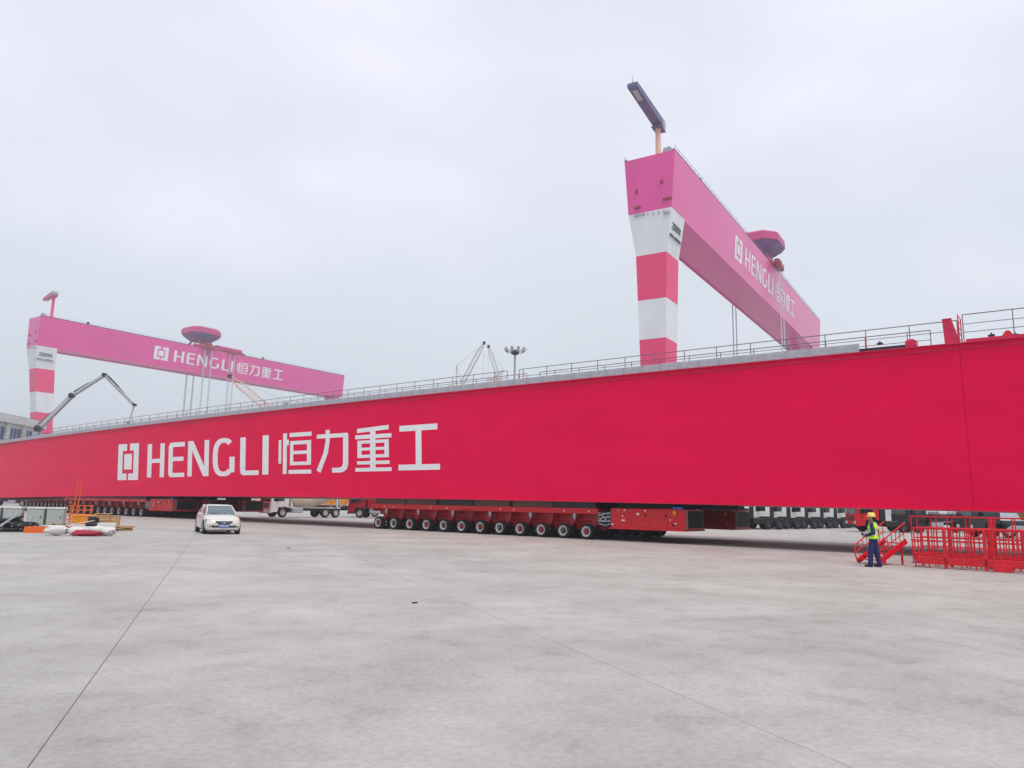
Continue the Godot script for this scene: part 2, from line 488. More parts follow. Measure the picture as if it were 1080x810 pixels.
func build_girder(glyphs: Dictionary) -> void:
	var g := thing("crane_girder", "very long red painted steel box girder with white lettering carried on wheeled transporters", "girder", G_AT, G_TURN)
	var top := GB + GH
	var zb := 0.2
	var zt := zb + SLOPE * GH
	var t_l := -126.0
	var t_r := 14.0
	# front web: plates butted end to end, the joint near the right end stands open a little wider
	var cuts := [t_l]
	var c := -3.7 - 10.5 * 11
	while c < t_r - 3:
		cuts.append(c); c += 10.5
	cuts.append(t_r)
	for i in cuts.size() - 1:
		var gap := 0.003
		var lft: float = 0.006 if absf(cuts[i] + 3.7) < 0.1 else gap
		var rgt: float = 0.006 if absf(cuts[i + 1] + 3.7) < 0.1 else gap
		var st := nst()
		sweep(st, [[GB, zb], [top, zt], [top, zt - 0.04], [GB, zb - 0.04]], cuts[i] + lft, cuts[i + 1] - rgt)
		obj("web_plate", st, M.girder, g)
	var st2 := nst()
	sweep(st2, [[GB, -9.4], [top, -9.86], [top, -9.82], [GB, -9.36]], t_l, t_r)
	obj("rear_web", st2, M.girder, g)
	st2 = nst(); sweep(st2, yz(GB - 0.045, zb + 0.10, GB - 0.003, -9.5), t_l, t_r)
	obj("bottom_flange", st2, M.girder_edge, g)
	st2 = nst(); sweep(st2, yz(top + 0.003, zt + 0.14, top + 0.05, -10.0), t_l, t_r)
	obj("top_flange", st2, M.girder_edge, g)
	# stiffening strip below the top flange
	st2 = nst(); sweep(st2, yz(top - 0.20, zt - 0.01, top - 0.16, zt + 0.05), t_l, t_r)
	obj("stiffener", st2, M.girder_edge, g)
	for t in [t_l - 0.03, t_r + 0.003]:
		var e := nst()
		prism(e, [[zb, GB], [zt, top], [-9.86, top], [-9.4, GB]], 0, 0.03, Transform3D(Basis(Vector3(0, 0, 1), Vector3.UP, Vector3(1, 0, 0)), Vector3(t, cam_y(t), 0)))
		obj("end_plate", e, M.girder_edge, g)
	# lettering
	var up := Vector3(0, 1, SLOPE).normalized()
	var nrm := Vector3(0, -SLOPE, 1).normalized()
	for a in [["logo", -75.82, -71.62, 3.43, 6.94], ["H", -69.92, -66.75, 3.65, 6.75], ["E", -66.02, -63.21, 3.65, 6.75], ["N", -62.68, -59.25, 3.69, 6.77], ["G", -58.65, -55.34, 3.66, 6.83], ["L", -54.55, -51.93, 3.72, 6.77], ["I", -51.45, -50.63, 3.74, 6.81], ["heng", -49.33, -45.28, 3.76, 6.85], ["li", -44.66, -41.13, 3.80, 6.88], ["zhong", -40.38, -36.73, 3.84, 6.93], ["gong", -36.07, -32.31, 3.87, 6.80]]:
		var w: float = a[2] - a[1]
		var h: float = a[4] - a[3]
		var xf := Transform3D(Basis(Vector3(w, 0, 0), up * h, nrm), Vector3(a[1], a[3], zb + SLOPE * (a[3] - GB - cam_y(a[1] + w / 2)) + 0.006))
		inst("emblem" if a[0] == "logo" else "letter", glyphs[a[0]], M.letter, g, xf)
	# grey coping panels along the top edge
	var cm := nst()
	box(cm, Vector3(0.008, 0, -0.05), Vector3(1.04, 0.37, 0), 0.006)
	var cmesh := mesh_of(cm)
	var t := -125.0
	while t < -8.2:
		inst("coping_panel", cmesh, M.coping, g, Transform3D(Basis(Vector3(0, 0, 1), atan2(cam_y(t + 1) - cam_y(t), 1.0)), girder_point(t, top + 0.052, zt + 0.08)))
		t += 1.05
	st2 = nst(); sweep(st2, yz(top + 0.06, zt - 0.1, top + 0.22, zt - 0.2), -8.1, -5.2)
	obj("cable_tray", st2, M.dark_steel, g)
	# guardrails: an outer and an inner line along the walkway, open at the stair gap
	for ln in [[0.30, -125.0, -27.1, 1.02, 0.0], [0.30, -26.2, -3.75, 1.02, 0.3], [-0.95, -125.0, -26.6, 1.0, 0.9], [-0.95, -25.6, -4.9, 1.0, 1.1], [0.32, -3.55, 13.5, 1.22, 0.0]]:
		var z: float = ln[0]
		var hh: float = ln[3]
		var base: float = top + 0.05
		var gr := group_node("guardrail", g)
		var seg := nst()
		var x: float = ln[1]
		for hgt in [hh, hh * 0.68, hh * 0.40] if ln[2] > 0 else [hh, hh * 0.58]:
			x = ln[1]
			while x < ln[2] - 0.01:
				var x2: float = min(x + 6.0, ln[2])
				tube(seg, girder_point(x, base + hgt, z), girder_point(x2, base + hgt, z), 0.021 if hgt == hh else 0.015, -1, 6)
				x = x2
		obj("rail", seg, M.rail_steel, gr)
		var pm := nst()
		tube(pm, Vector3.ZERO, Vector3(0, hh - 0.01, 0), 0.02, 0.02, 6)
		var pmesh := mesh_of(pm)
		x = ln[1] + ln[4]
		inst("post", pmesh, M.rail_steel, gr, Transform3D(Basis(), girder_point(ln[1], base, z)))
		if ln[4] == 0.0: x += 1.7
		var k := 0
		while x < ln[2] - 0.3:
			inst("post", pmesh, M.rail_red if k % 19 == 11 else M.rail_steel, gr, Transform3D(Basis(), girder_point(x, base, z)))
			x += 1.7; k += 1
		inst("post", pmesh, M.rail_red if ln[2] > -28 and ln[2] < -26 else M.rail_steel, gr, Transform3D(Basis(), girder_point(ln[2], base, z)))
	# fittings clamped to the rails
	for q in [-112.0, -96.4, -83.1, -71.0, -58.2, -48.9, -41.3, -33.6, -29.2, -22.8, -19.4, -14.4, -12.2, -8.9, -6.9, -5.6, -2.7, -1.9]:
		var f := nst()
		box(f, Vector3(-0.12, 0, -0.05), Vector3(0.12, 0.09, 0.05), 0.015)
		box(f, Vector3(-0.03, 0.09, -0.02), Vector3(0.03, 0.16, 0.02), 0.0)
		var o := obj("junction_box", f, M.dark_steel, g)
		o.position = girder_point(q, top + 0.52 + 0.12 * sin(q * 7.0), -0.92)
	# right end: lifting fin, small box, gate frame, raised edge and lug
	var fin := nst()
	prism(fin, [[-0.26, 0], [0.28, 0], [0.03, 1.02], [-0.30, 1.02]], -0.03, 0.03)
	box(fin, Vector3(-0.31, 1.02, -0.06), Vector3(0.04, 1.06, 0.06), 0.01)
	var fo := obj("lifting_fin", fin, M.girder_edge, g)
	fo.position = girder_point(-3.93, top + 0.05, zt - 0.02)
	var jb := nst()
	box(jb, Vector3(-0.20, 0, -0.2), Vector3(0.22, 0.30, 0.2), 0.03)
	box(jb, Vector3(-0.14, 0.30, -0.14), Vector3(0.12, 0.36, 0.14), 0.03)
	fo = obj("hatch_box", jb, M.girder_edge, g)
	fo.position = girder_point(-5.42, top + 0.05, zt - 0.1)
	var gate := nst()
	for z in [zt - 0.1, zt - 0.9]:
		tube(gate, girder_point(-3.68, top + 0.05, z), girder_point(-3.68, top + 1.25, z), 0.025, -1, 6)
	for k in 5:
		tube(gate, girder_point(-3.68, top + 0.25 + k * 0.24, zt - 0.1), girder_point(-3.68, top + 0.25 + k * 0.24, zt - 0.9), 0.016, -1, 6)
	obj("gate_frame", gate, M.rail_red, g)
	st2 = nst(); sweep(st2, yz(top + 0.052, zt + 0.06, top + 0.17, zt - 0.5), -3.45, t_r)
	obj("raised_edge", st2, M.girder_edge, g)
	for q in [-2.05, 2.6, 7.0]:
		var lug := nst()
		prism(lug, [[-0.2, 0], [0.2, 0], [0.07, 0.19], [-0.05, 0.21]], -0.02, 0.02)
		fo = obj("lug", lug, M.rail_red, g)
		fo.position = girder_point(q, top + 0.17, zt - 0.02)

# ------------------------------------------------------------------ self-propelled transporters
func build_transporter() -> Node3D:
	var r := thing("transporter", "", "transporter", Vector3.ZERO, G_TURN, "self propelled transporters under the girder")
	var first := -5.71
	# platform
	var st := nst()
	box(st, Vector3(-22.96, 1.36, -0.12), Vector3(-4.95, 1.66, 0.0), 0.012)
	box(st, Vector3(-22.96, 1.36, -2.43), Vector3(-4.95, 1.66, -2.31), 0.012)
	box(st, Vector3(-22.94, 1.56, -2.31), Vector3(-4.97, 1.62, -0.12), 0.0)
	box(st, Vector3(-22.9, 0.95, -1.55), Vector3(-5.0, 1.555, -0.88), 0.02)
	box(st, Vector3(-22.6, 0.5, -1.5), Vector3(-5.1, 0.948, -0.93), 0.04)
	for k in 13: box(st, Vector3(-22.9 + k * 1.49, 1.2, -2.3), Vector3(-22.84 + k * 1.49, 1.555, -0.13), 0.0)
	obj("platform", st, M.red, r)
	# wheels
	var ty := nst()
	lathe(ty, [[0.26, -0.12], [0.36, -0.15], [0.405, -0.13], [0.42, -0.08], [0.42, 0.08], [0.405, 0.13], [0.36, 0.15], [0.26, 0.12]], 24, Transform3D(Basis(Vector3(1, 0, 0), PI / 2), Vector3.ZERO))
	var tyre := mesh_of(ty)
	var rm := nst()
	lathe(rm, [[0.27, 0.13], [0.285, 0.148], [0.265, 0.155], [0.20, 0.12], [0.19, 0.04], [0.0, 0.04]], 20, Transform3D(Basis(Vector3(1, 0, 0), PI / 2), Vector3.ZERO), false)
	var rim := mesh_of(rm)
	var hb := nst()
	lathe(hb, [[0.16, 0.05], [0.13, 0.11], [0.10, 0.12], [0.09, 0.17], [0.0, 0.175]], 14, Transform3D(Basis(Vector3(1, 0, 0), PI / 2), Vector3.ZERO), false)
	for i in 10:
		var a := TAU * i / 10
		tube(hb, Vector3(cos(a) * 0.125, sin(a) * 0.125, 0.10), Vector3(cos(a) * 0.125, sin(a) * 0.125, 0.128), 0.012, -1, 6)
	var hub := mesh_of(hb)
	var arm := nst()
	prism(arm, [[-0.08, 0.36], [0.10, 0.36], [0.62, 1.0], [0.60, 1.36], [0.22, 1.36], [0.24, 1.02], [-0.10, 0.50]], -0.09, 0.09)
	tube(arm, Vector3(0, 0.39, -0.40), Vector3(0, 0.39, 0.40), 0.07, -1, 8)
	var armm := mesh_of(arm)
	for k in 12:
		var x := first - 1.5 * (11 - k)
		for row in [[-0.02, -0.47], [-2.41, -1.96]]:
			inst("suspension_arm", armm, M.dark_red, r, Transform3D(Basis(), Vector3(x, 0, row[1])))
			for s in [-1, 1]:
				var w := group_node("wheel", r, Transform3D(Basis(Vector3.UP, 0.0 if s > 0 else PI), Vector3(x, 0.42, row[1] + s * 0.28)))
				inst("tyre", tyre, M.rubber, w)
				if (row[1] > -1.0 and s > 0) or (row[1] < -1.0 and s < 0):
					inst("rim", rim, M.rim, w)
					inst("hub", hub, M.hub_grey if k % 3 == 1 else M.hub_red, w)
	# lift cylinders hanging between pairs of wheels, and reflectors
	var cy := nst()
	tube(cy, Vector3(0, 1.36, 0), Vector3(0, 1.16, 0), 0.10, 0.10, 10)
	tube(cy, Vector3(0, 1.16, 0), Vector3(0, 1.05, 0), 0.06, 0.06, 10)
	var cym := mesh_of(cy)
	var rf := nst()
	box(rf, Vector3(-0.05, -0.035, 0), Vector3(0.05, 0.035, 0.012), 0.004)
	var rfm := mesh_of(rf)
	for k in 6:
		inst("lift_cylinder", cym, M.galv, r, Transform3D(Basis(), Vector3(first - 1.5 * (11 - 2 * k) + 0.72, 0, -0.12)))
	for x in [-21.6, -20.7, -17.3, -15.9, -11.6, -10.6, -7.1, -5.5]:
		inst("reflector", rfm, M.white_paint, r, Transform3D(Basis(), Vector3(x, 1.50, 0.002)))
	st = nst()
	for q in [-14.6, -14.3, -14.0]:
		path(st, [Vector3(q, 1.5, 0.03), Vector3(q + 0.06, 1.2, 0.07), Vector3(q - 0.05, 0.95, 0.02), Vector3(q + 0.1, 0.75, -0.2)], 0.022, 6)
	obj("hose", st, M.black, r)
	# power pack
	st = nst()
	box(st, Vector3(-4.15, 0.66, -2.43), Vector3(0.0, 1.70, 0.0), 0.03)
	var pp := obj("power_pack", st, M.red, r)
	st = nst()
	box(st, Vector3(-4.25, 0.62, -2.47), Vector3(0.04, 0.70, 0.035), 0.01)
	obj("base_plate", st, M.red, pp)
	st = nst()
	box(st, Vector3(0.003, 0.78, -2.3), Vector3(0.03, 1.62, -0.42), 0.01)
	for k in 14: box(st, Vector3(0.03, 0.83 + k * 0.055, -2.26), Vector3(0.05, 0.85 + k * 0.055, -0.46), 0.0)
	obj("radiator_grille", st, M.black, pp)
	st = nst()
	for e in [[0.74, 0.80], [1.58, 1.64]]: box(st, Vector3(0.004, e[0], -0.36), Vector3(0.05, e[1], -0.06), 0.005)
	for e in [-0.36, -0.12]: box(st, Vector3(0.004, 0.80, e), Vector3(0.05, 1.58, e + 0.06), 0.005)
	obj("step_frame", st, M.galv, pp)
	# door seams, handles, labels and sockets on the long side
	for x in [-3.9, -2.85, -1.8, -0.85]:
		st = nst()
		box(st, Vector3(x, 0.76, 0.003), Vector3(x + 0.94, 1.62, 0.016), 0.006)
		obj("access_door", st, M.red, pp)
	for e in [[-2.62, 1.42, 0.16, 0.10], [-3.45, 1.30, 0.05, 0.1], [-3.72, 1.60, 0.06, 0.05], [-3.35, 1.60, 0.12, 0.05], [-2.15, 1.60, 0.08, 0.07], [-3.5, 1.08, 0.2, 0.08], [-4.08, 0.86, 0.1, 0.08], [-0.75, 1.16, 0.06, 0.06], [-0.5, 1.0, 0.1, 0.05]]:
		st = nst()
		box(st, Vector3(e[0], e[1] - e[3] / 2, 0.0165), Vector3(e[0] + e[2], e[1] + e[3] / 2, 0.021), 0.001)
		obj("sticker", st, M.white_paint, pp)
	for e in [[-2.1, 1.36], [-0.95, 1.36], [-0.55, 0.9]]:
		st = nst()
		tube(st, Vector3(e[0], e[1], 0.0165), Vector3(e[0], e[1], 0.04), 0.075, 0.06, 12)
		obj("socket", st, M.black, pp)
	st = nst(); box(st, Vector3(-0.62, 1.702, -0.3), Vector3(-0.12, 1.82, -0.02), 0.02)
	obj("light_box", st, M.plate_blue, pp)
	st = nst(); lathe(st, [[0.09, 0], [0.09, 0.1], [0.06, 0.17], [0, 0.18]], 10, T(-0.45, 1.46, 0.09)); box(st, Vector3(-0.50, 1.40, 0.017), Vector3(-0.40, 1.46, 0.12), 0.005)
	obj("beacon", st, M.yellow, pp)
	# engine bay between the platform and the pack
	st = nst()
	box(st, Vector3(-4.9, 0.72, -2.3), Vector3(-4.2, 1.52, -0.12), 0.03)
	obj("engine_bay", st, M.black, r)
	st = nst()
	for k in 7:
		var y0 := 0.85 + 0.1 * k
		path(st, [Vector3(-4.95, y0, -0.06), Vector3(-4.75, y0 + 0.08 * sin(k * 2.0), 0.02), Vector3(-4.45, y0 - 0.07 * cos(k * 3.0), 0.0), Vector3(-4.16, y0 + 0.03, -0.02)], 0.024, 6)
	for k in 4: tube(st, Vector3(-4.75 + k * 0.15, 1.05 + 0.12 * (k % 2), 0.03), Vector3(-4.75 + k * 0.15, 1.18 + 0.12 * (k % 2), 0.03), 0.04, -1, 8)
	obj("hose", st, M.galv, r)
	return r

func g_world(t: float, y: float, z: float) -> Vector3:
	return G_AT + Basis(Vector3.UP, G_TURN) * Vector3(t, y, z)

func build_transport() -> void:
	var first := build_transporter()
	first.set_meta("label", "nearest red transporter under the girder, twelve white-rimmed wheels and red power pack in full view")
	first.position = g_world(-16.02, 0, 0)
	dup(first, "red transporter behind the nearest one, its dark power pack sticking out to the right", g_world(-16.02, 0, -6.55), G_TURN)
	dup(first, "red transporter under the left half of the girder, behind the orange stand and plywood boxes", g_world(-65.4, 0, 0), G_TURN)
	dup(first, "shaded red transporter whose power pack shows just behind the white car", g_world(-65.4, 0, -3.3), G_TURN)
	dup(first, "innermost dark red transporter, end showing just to the right of the white car", g_world(-65.4, 0, -7.0), G_TURN)
	dup(first, "distant red transporter parked beyond the girder at the far left, behind the grey cabinets", g_world(-118.0, 0, -14.0), G_TURN)
	# dark steel beams lying on the power packs
	for q in [[-16.02, 0.0, "long dark steel beam lying on the nearest transporter's power pack"], [-16.02, -6.55, "dark steel beam on the power pack behind the nearest one"], [-65.4, 0.0, "dark steel beam on the left transporter's power pack behind the car"], [-65.4, -3.3, "dark steel beam on the shaded power pack behind the white car"], [-65.4, -7.0, "yellow steel beam on the innermost power pack right of the white car"]]:
		var bs := nst()
		for y in [1.706, 1.95]: box(bs, Vector3(-4.1, y, -1.9), Vector3(-0.75, y + 0.045, -0.25), 0.0)
		for z in [-1.5, -0.7]: box(bs, Vector3(-4.05, 1.751, z), Vector3(-0.8, 1.949, z + 0.05), 0.0)
		solo("steel_beam", bs, M.yellow if q[1] == -7.0 else M.black, q[2], "beam", g_world(q[0], 0 if q[0] > -40 else -0.02, q[1]) + Vector3(0, 0.015, 0), G_TURN, "dark beams on the power packs")
	for k in 5:
		var ps := nst()
		tube(ps, Vector3(0, 0.07, 0), Vector3(0, 0.07, -7.0), 0.07, -1, 10)
		solo("steel_pipe", ps, M.dark_steel, "grey steel pipe laid across the power packs under the girder, %s from the right end" % ["first", "second", "third", "fourth", "fifth"][k], "pipe", g_world(-16.2 - k * 0.16, 1.84 if k == 1 else 1.705, -1.0 if k == 1 else -2.4), G_TURN, "pipes across the power packs")
	# packing between the platforms and the girder
	for gr in [[-16.02, "nearest transporter"], [-65.4, "transporter at the left half of the girder"]]:
		for row in [[0.0, "near row"], [-6.55 if gr[0] > -40 else -3.3, "rear row"]]:
			for k in 6:
				var t: float = gr[0] - 22.6 + k * 2.95
				var st := nst()
				sweep_local(st, t, t + (2.7 if k % 2 else 2.85), row[1] == "near row")
				var o := solo("packing_beam", st, M.timber if k % 3 != 2 else M.dark_steel, "brown packing beam between %s and girder underside, %s, %s from the left" % [gr[1], row[1], ["first", "second", "third", "fourth", "fifth", "sixth"][k]], "packing beam", g_world(0, 0, row[0]), G_TURN, "packing beams on the transporters")

func sweep_local(st: SurfaceTool, t0: float, t1: float, _n: bool) -> void:
	var a := GB - 0.052 + cam_y(t0)
	var b := GB - 0.052 + cam_y(t1)
	for z in [-0.36, -2.28]:
		var r0 := [Vector3(t0, 1.663, z), Vector3(t0, a, z), Vector3(t0, a, z + 0.24), Vector3(t0, 1.663, z + 0.24)]
		var r1 := [Vector3(t1, 1.663, z), Vector3(t1, b, z), Vector3(t1, b, z + 0.24), Vector3(t1, 1.663, z + 0.24)]
		loft(st, [r0, r1], true, -1)
	box(st, Vector3(t0 + 0.3, 1.67, -2.04), Vector3(t0 + 0.5, min(a, b) - 0.05, -0.36), 0.0)
	box(st, Vector3(t1 - 0.5, 1.67, -2.04), Vector3(t1 - 0.3, min(a, b) - 0.05, -0.36), 0.0)

# ------------------------------------------------------------------ gantry cranes
const CT := 89.72
const CB := 75.0
const CWT := 6.72
const CWB := 5.71
const CL := 195.0

func rect_ring(y: float, x0: float, x1: float, hz: float) -> Array:
	return [Vector3(x0, y, -hz), Vector3(x1, y, -hz), Vector3(x1, y, hz), Vector3(x0, y, hz)]

func leg_row(y: float) -> Array:  # x0, x1, half depth of the fixed leg at a height
	if y > 64.0:
		var k := (y - 64.0) / 11.0
		return [lerpf(0.6, 0.0, k), lerpf(9.1, 9.6, k), lerpf(4.0, 5.68, k)]
	var q := (64.0 - y) / 64.0
	return [lerpf(0.6, 1.6, q), lerpf(9.1, 8.0, q), lerpf(4.0, 2.2, q)]

func build_gantry(label: String, at: Vector3, a: float, jib_turn: float, glyphs: Dictionary, word_at: Array, lean_in: float, mast_h: float) -> Node3D:
	var g := thing("gantry_crane", label, "gantry crane", at, PI / 2 - a, "gantry cranes behind the girder")
	var st := nst()
	prism(st, [[-CWB, CB], [CWB, CB], [CWB + (CWT - CWB) * 0.999, CT], [-CWT, CT]], 0.0, CL, Transform3D(Basis(Vector3(0, 0, -1), Vector3.UP, Vector3(1, 0, 0)), Vector3.ZERO))
	obj("girder", st, M.crane_red_hazed, g)
	# rail and walkway on top, ribs under
	st = nst()
	for s in [-1, 1]:
		box(st, Vector3(0, CT + 0.01, s * 6.4 - 0.3), Vector3(CL, CT + 0.35, s * 6.4 + 0.3), 0.0)
	obj("trolley_rail", st, M.dark_steel, g)
	st = nst()
	for s in [-1, 1]:
		box(st, Vector3(-0.1, CT + 1.1, s * 6.72 - 0.03), Vector3(CL, CT + 1.17, s * 6.72 + 0.03), 0.0)
		for k in 66: box(st, Vector3(k * 3.0, CT + 0.36, s * 6.72 - 0.03), Vector3(k * 3.0 + 0.07, CT + 1.1, s * 6.72 + 0.03), 0.0)
	obj("guardrail", st, M.rail_steel, g)
	# bottom edge lips
	st = nst()
	for s in [-1, 1]: box(st, Vector3(9.7, CB - 0.5, s * 5.6 - 0.12), Vector3(CL, CB - 0.003, s * 5.6 + 0.12), 0.0)
	obj("bottom_rail", st, M.crane_red_hazed, g)
	# end fittings
	st = nst()
	for e in [[-4.0, 76.3, 1.6, 0.5], [3.6, 77.0, 2.2, 0.5], [-3.7, 80.4, 0.6, 0.9], [3.0, 81.6, 0.6, 0.9]]:
		st = nst(); box(st, Vector3(-0.5, e[1], e[0]), Vector3(-0.003, e[1] + e[3], e[0] + e[2]), 0.05)
		obj("end_fitting", st, M.dark_red, g)
	# fixed leg in painted bands
	var leg := group_node("leg", g)
	var ys := [75.0, 71.5, 64.0, 52.5, 42.6, 32.0, 21.5, 11.0, 3.4]
	var y := 74.96
	var bands := [[74.96, 64.0, 0], [64.0, 52.5, 1], [52.5, 42.6, 0], [42.6, 32.0, 1], [32.0, 21.5, 0], [21.5, 11.0, 1], [11.0, 3.4, 0]]
	for b in bands:
		st = nst()
		var r0 := leg_row(b[0] - 0.004)
		var r1 := leg_row(b[1] + 0.004)
		var d0: float = lean_in * (CB - b[0]) / CB
		var d1: float = lean_in * (CB - b[1]) / CB
		loft(st, [rect_ring(b[0] - 0.004, r0[0] + d0, r0[1] + d0, r0[2]), rect_ring(b[1] + 0.004, r1[0] + d1, r1[1] + d1, r1[2])], true, -1)
		obj("leg_band", st, M.band_red_hazed if b[2] else M.crane_white, leg)
	st = nst()
	for e in [[0.2, 74.2, -4.2, 3.0], [0.2, 73.4, 3.6, 1.6]]: box(st, Vector3(-0.25, e[1], e[2]), Vector3(0.05, e[1] + 0.6, e[2] + e[3]), 0.03)
	for k in 4: box(st, Vector3(-0.22, 74.0 - 0.12 * k, -0.6 + k * 1.4), Vector3(0.02, 74.5, -0.3 + k * 1.4), 0.02)
	obj("access_platform", st, M.galv, leg)
	# bogies on the rail
	st = nst()
	box(st, Vector3(0.4 + lean_in, 1.9, -14), Vector3(9.2 + lean_in, 3.4, 14), 0.1)
	obj("sill_beam", st, M.crane_red_hazed, leg)
	for k in 6:
		st = nst()
		box(st, Vector3(3.6 + lean_in, 0.5, -13 + k * 4.6), Vector3(6.0 + lean_in, 1.9, -10 + k * 4.6), 0.1)
		for q in [-12.2, -10.8]: tube(st, Vector3(4.3 + lean_in, 0.45, q + k * 4.6), Vector3(5.3 + lean_in, 0.45, q + k * 4.6), 0.45, -1, 14)
		obj("bogie", st, M.dark_steel, leg)
	# far leg: a slender A frame
	var far_leg := group_node("far_leg", g)
	for s in [-1, 1]:
		st = nst()
		var f0 := rect_ring(CB - 0.02, CL - 6.5, CL - 2.5, 1.4)
		var f1 := rect_ring(3.0, CL - 5.5, CL - 3.5, 1.2)
		for i in 4:
			f0[i].z += s * 3.6
			f1[i].z += s * 13.0
		loft(st, [f0, f1], true, -1)
		obj("leg_tube", st, M.crane_red_hazed, far_leg)
	st = nst()
	box(st, Vector3(CL - 5.8, 0.4, -15), Vector3(CL - 3.2, 3.0, 15), 0.1)
	obj("sill_beam", st, M.crane_red_hazed, far_leg)
	# capacity marking on the leg's front
	var tm := TextMesh.new()
	var f := SystemFont.new()
	f.font_names = PackedStringArray(["Droid Sans"])
	f.font_weight = 700
	tm.font = f
	tm.text = "2000t"
	tm.font_size = 64
	tm.pixel_size = 0.038
	tm.depth = 0.04
	var lean := (5.68 - 4.0) / 11.0
	var nrm := Vector3(0, -lean, 1).normalized()
	var upv := Vector3(0, 1, lean).normalized()
	inst("capacity_marking", tm, M.ink, g, Transform3D(Basis(Vector3.RIGHT, upv, nrm), Vector3(4.9, 70.9, leg_row(70.9)[2] + 0.06)))
	st = nst()
	for k in 11:
		if k != 4: box(st, Vector3(1.2 + k * 0.68, 0, 0.0), Vector3(1.7 + k * 0.68, 0.32, 0.03), 0.0)
	box(st, Vector3(0.9, -0.34, 0.0), Vector3(8.8, -0.2, 0.3), 0.0)
	inst("marking_strip", mesh_of(st), M.dark_steel, g, Transform3D(Basis(Vector3.RIGHT, upv, nrm), Vector3(0, 68.6, leg_row(68.6)[2] + 0.03)))
	# lettering on the web
	var sl := (CWT - CWB) / (CT - CB)
	var up := Vector3(0, 1, sl).normalized()
	var n2 := Vector3(0, -sl, 1).normalized()
	var sc: float = word_at[1]
	for e in [["logo", 0.0, 8.2, 7.4], ["H", 11.6, 17.6, 6.6], ["E", 19.3, 24.3, 6.6], ["N", 25.8, 32.2, 6.6], ["G", 33.6, 40.0, 6.6], ["L", 41.8, 46.6, 6.6], ["I", 47.9, 49.4, 6.6], ["heng", 52.0, 59.6, 6.6], ["li", 61.0, 68.0, 6.6], ["zhong", 69.6, 76.6, 6.6], ["gong", 78.4, 85.6, 6.4]]:
		var y0: float = 82.0 - e[3] / 2
		inst("emblem" if e[0] == "logo" else "letter", glyphs[e[0]], M.letter_far, g, Transform3D(Basis(Vector3((e[2] - e[1]) * sc, 0, 0), up * e[3], n2), Vector3(word_at[0] + e[1] * sc, y0, CWB + sl * (y0 - CB) + 0.06)))
	# service crane over the fixed leg
	var sv := group_node("service_crane", g, T(4.6 + lean_in * 0.3, CT, 0.7))
	st = nst(); lathe(st, [[1.0, 0.0], [0.72, 1.0], [0.68, mast_h]], 12)
	obj("mast", st, M.band_red_hazed if lean_in > 0.0 else M.lattice, sv)
	var top := group_node("jib", sv, T(0, mast_h, 0, jib_turn))
	st = nst()
	box(st, Vector3(-1.6, 0, -1.3), Vector3(2.6, 0.35, 1.3), 0.05)
	box(st, Vector3(-1.1, 0.35, -0.9), Vector3(2.2, 2.6, 0.9), 0.2)
	prism(st, [[-1.1, 0.9], [1.0, 0.6], [1.0, 2.9], [-18.8, 2.9], [-19.2, 2.5], [-19.2, 1.6]], -1.2, 1.2)
	inst("jib_box", mesh_of(st), M.trolley_red if lean_in > 0.0 else M.jib, sv, top.transform)
	st = nst(); tube(st, Vector3(1.3, 1.7, -1.3), Vector3(1.3, 1.7, 1.3), 1.25, -1, 16)
	inst("winch_drum", mesh_of(st), M.galv, sv, top.transform)
	st = nst(); box(st, Vector3(-19.0, 2.9, -0.1), Vector3(-18.7, 4.2, 0.1), 0.0)
	for k in 9: box(st, Vector3(-17.5 + k * 0.5, 1.45 - k * 0.03, -0.6), Vector3(-17.2 + k * 0.5, 1.55 - k * 0.03, 0.6), 0.0)
	inst("catwalk", mesh_of(st), M.lattice_white, sv, top.transform)
	sv.remove_child(top); top.free()
	# small housing and poles on top
	st = nst(); prism(st, [[-1.6, 0], [1.6, 0], [1.3, 1.7], [-0.4, 1.9]], -0.8, 0.8)
	inst("winch_house", mesh_of(st), M.galv, g, T(2.0, CT + 0.02, 4.6, PI / 2))
	for x in [22.0, 128.0]:
		st = nst(); box(st, Vector3(x, CT + 0.02, 5.4), Vector3(x + 1.2, CT + 1.8, 6.0), 0.1)
		obj("cabinet", st, M.dark_steel, g)
	return g

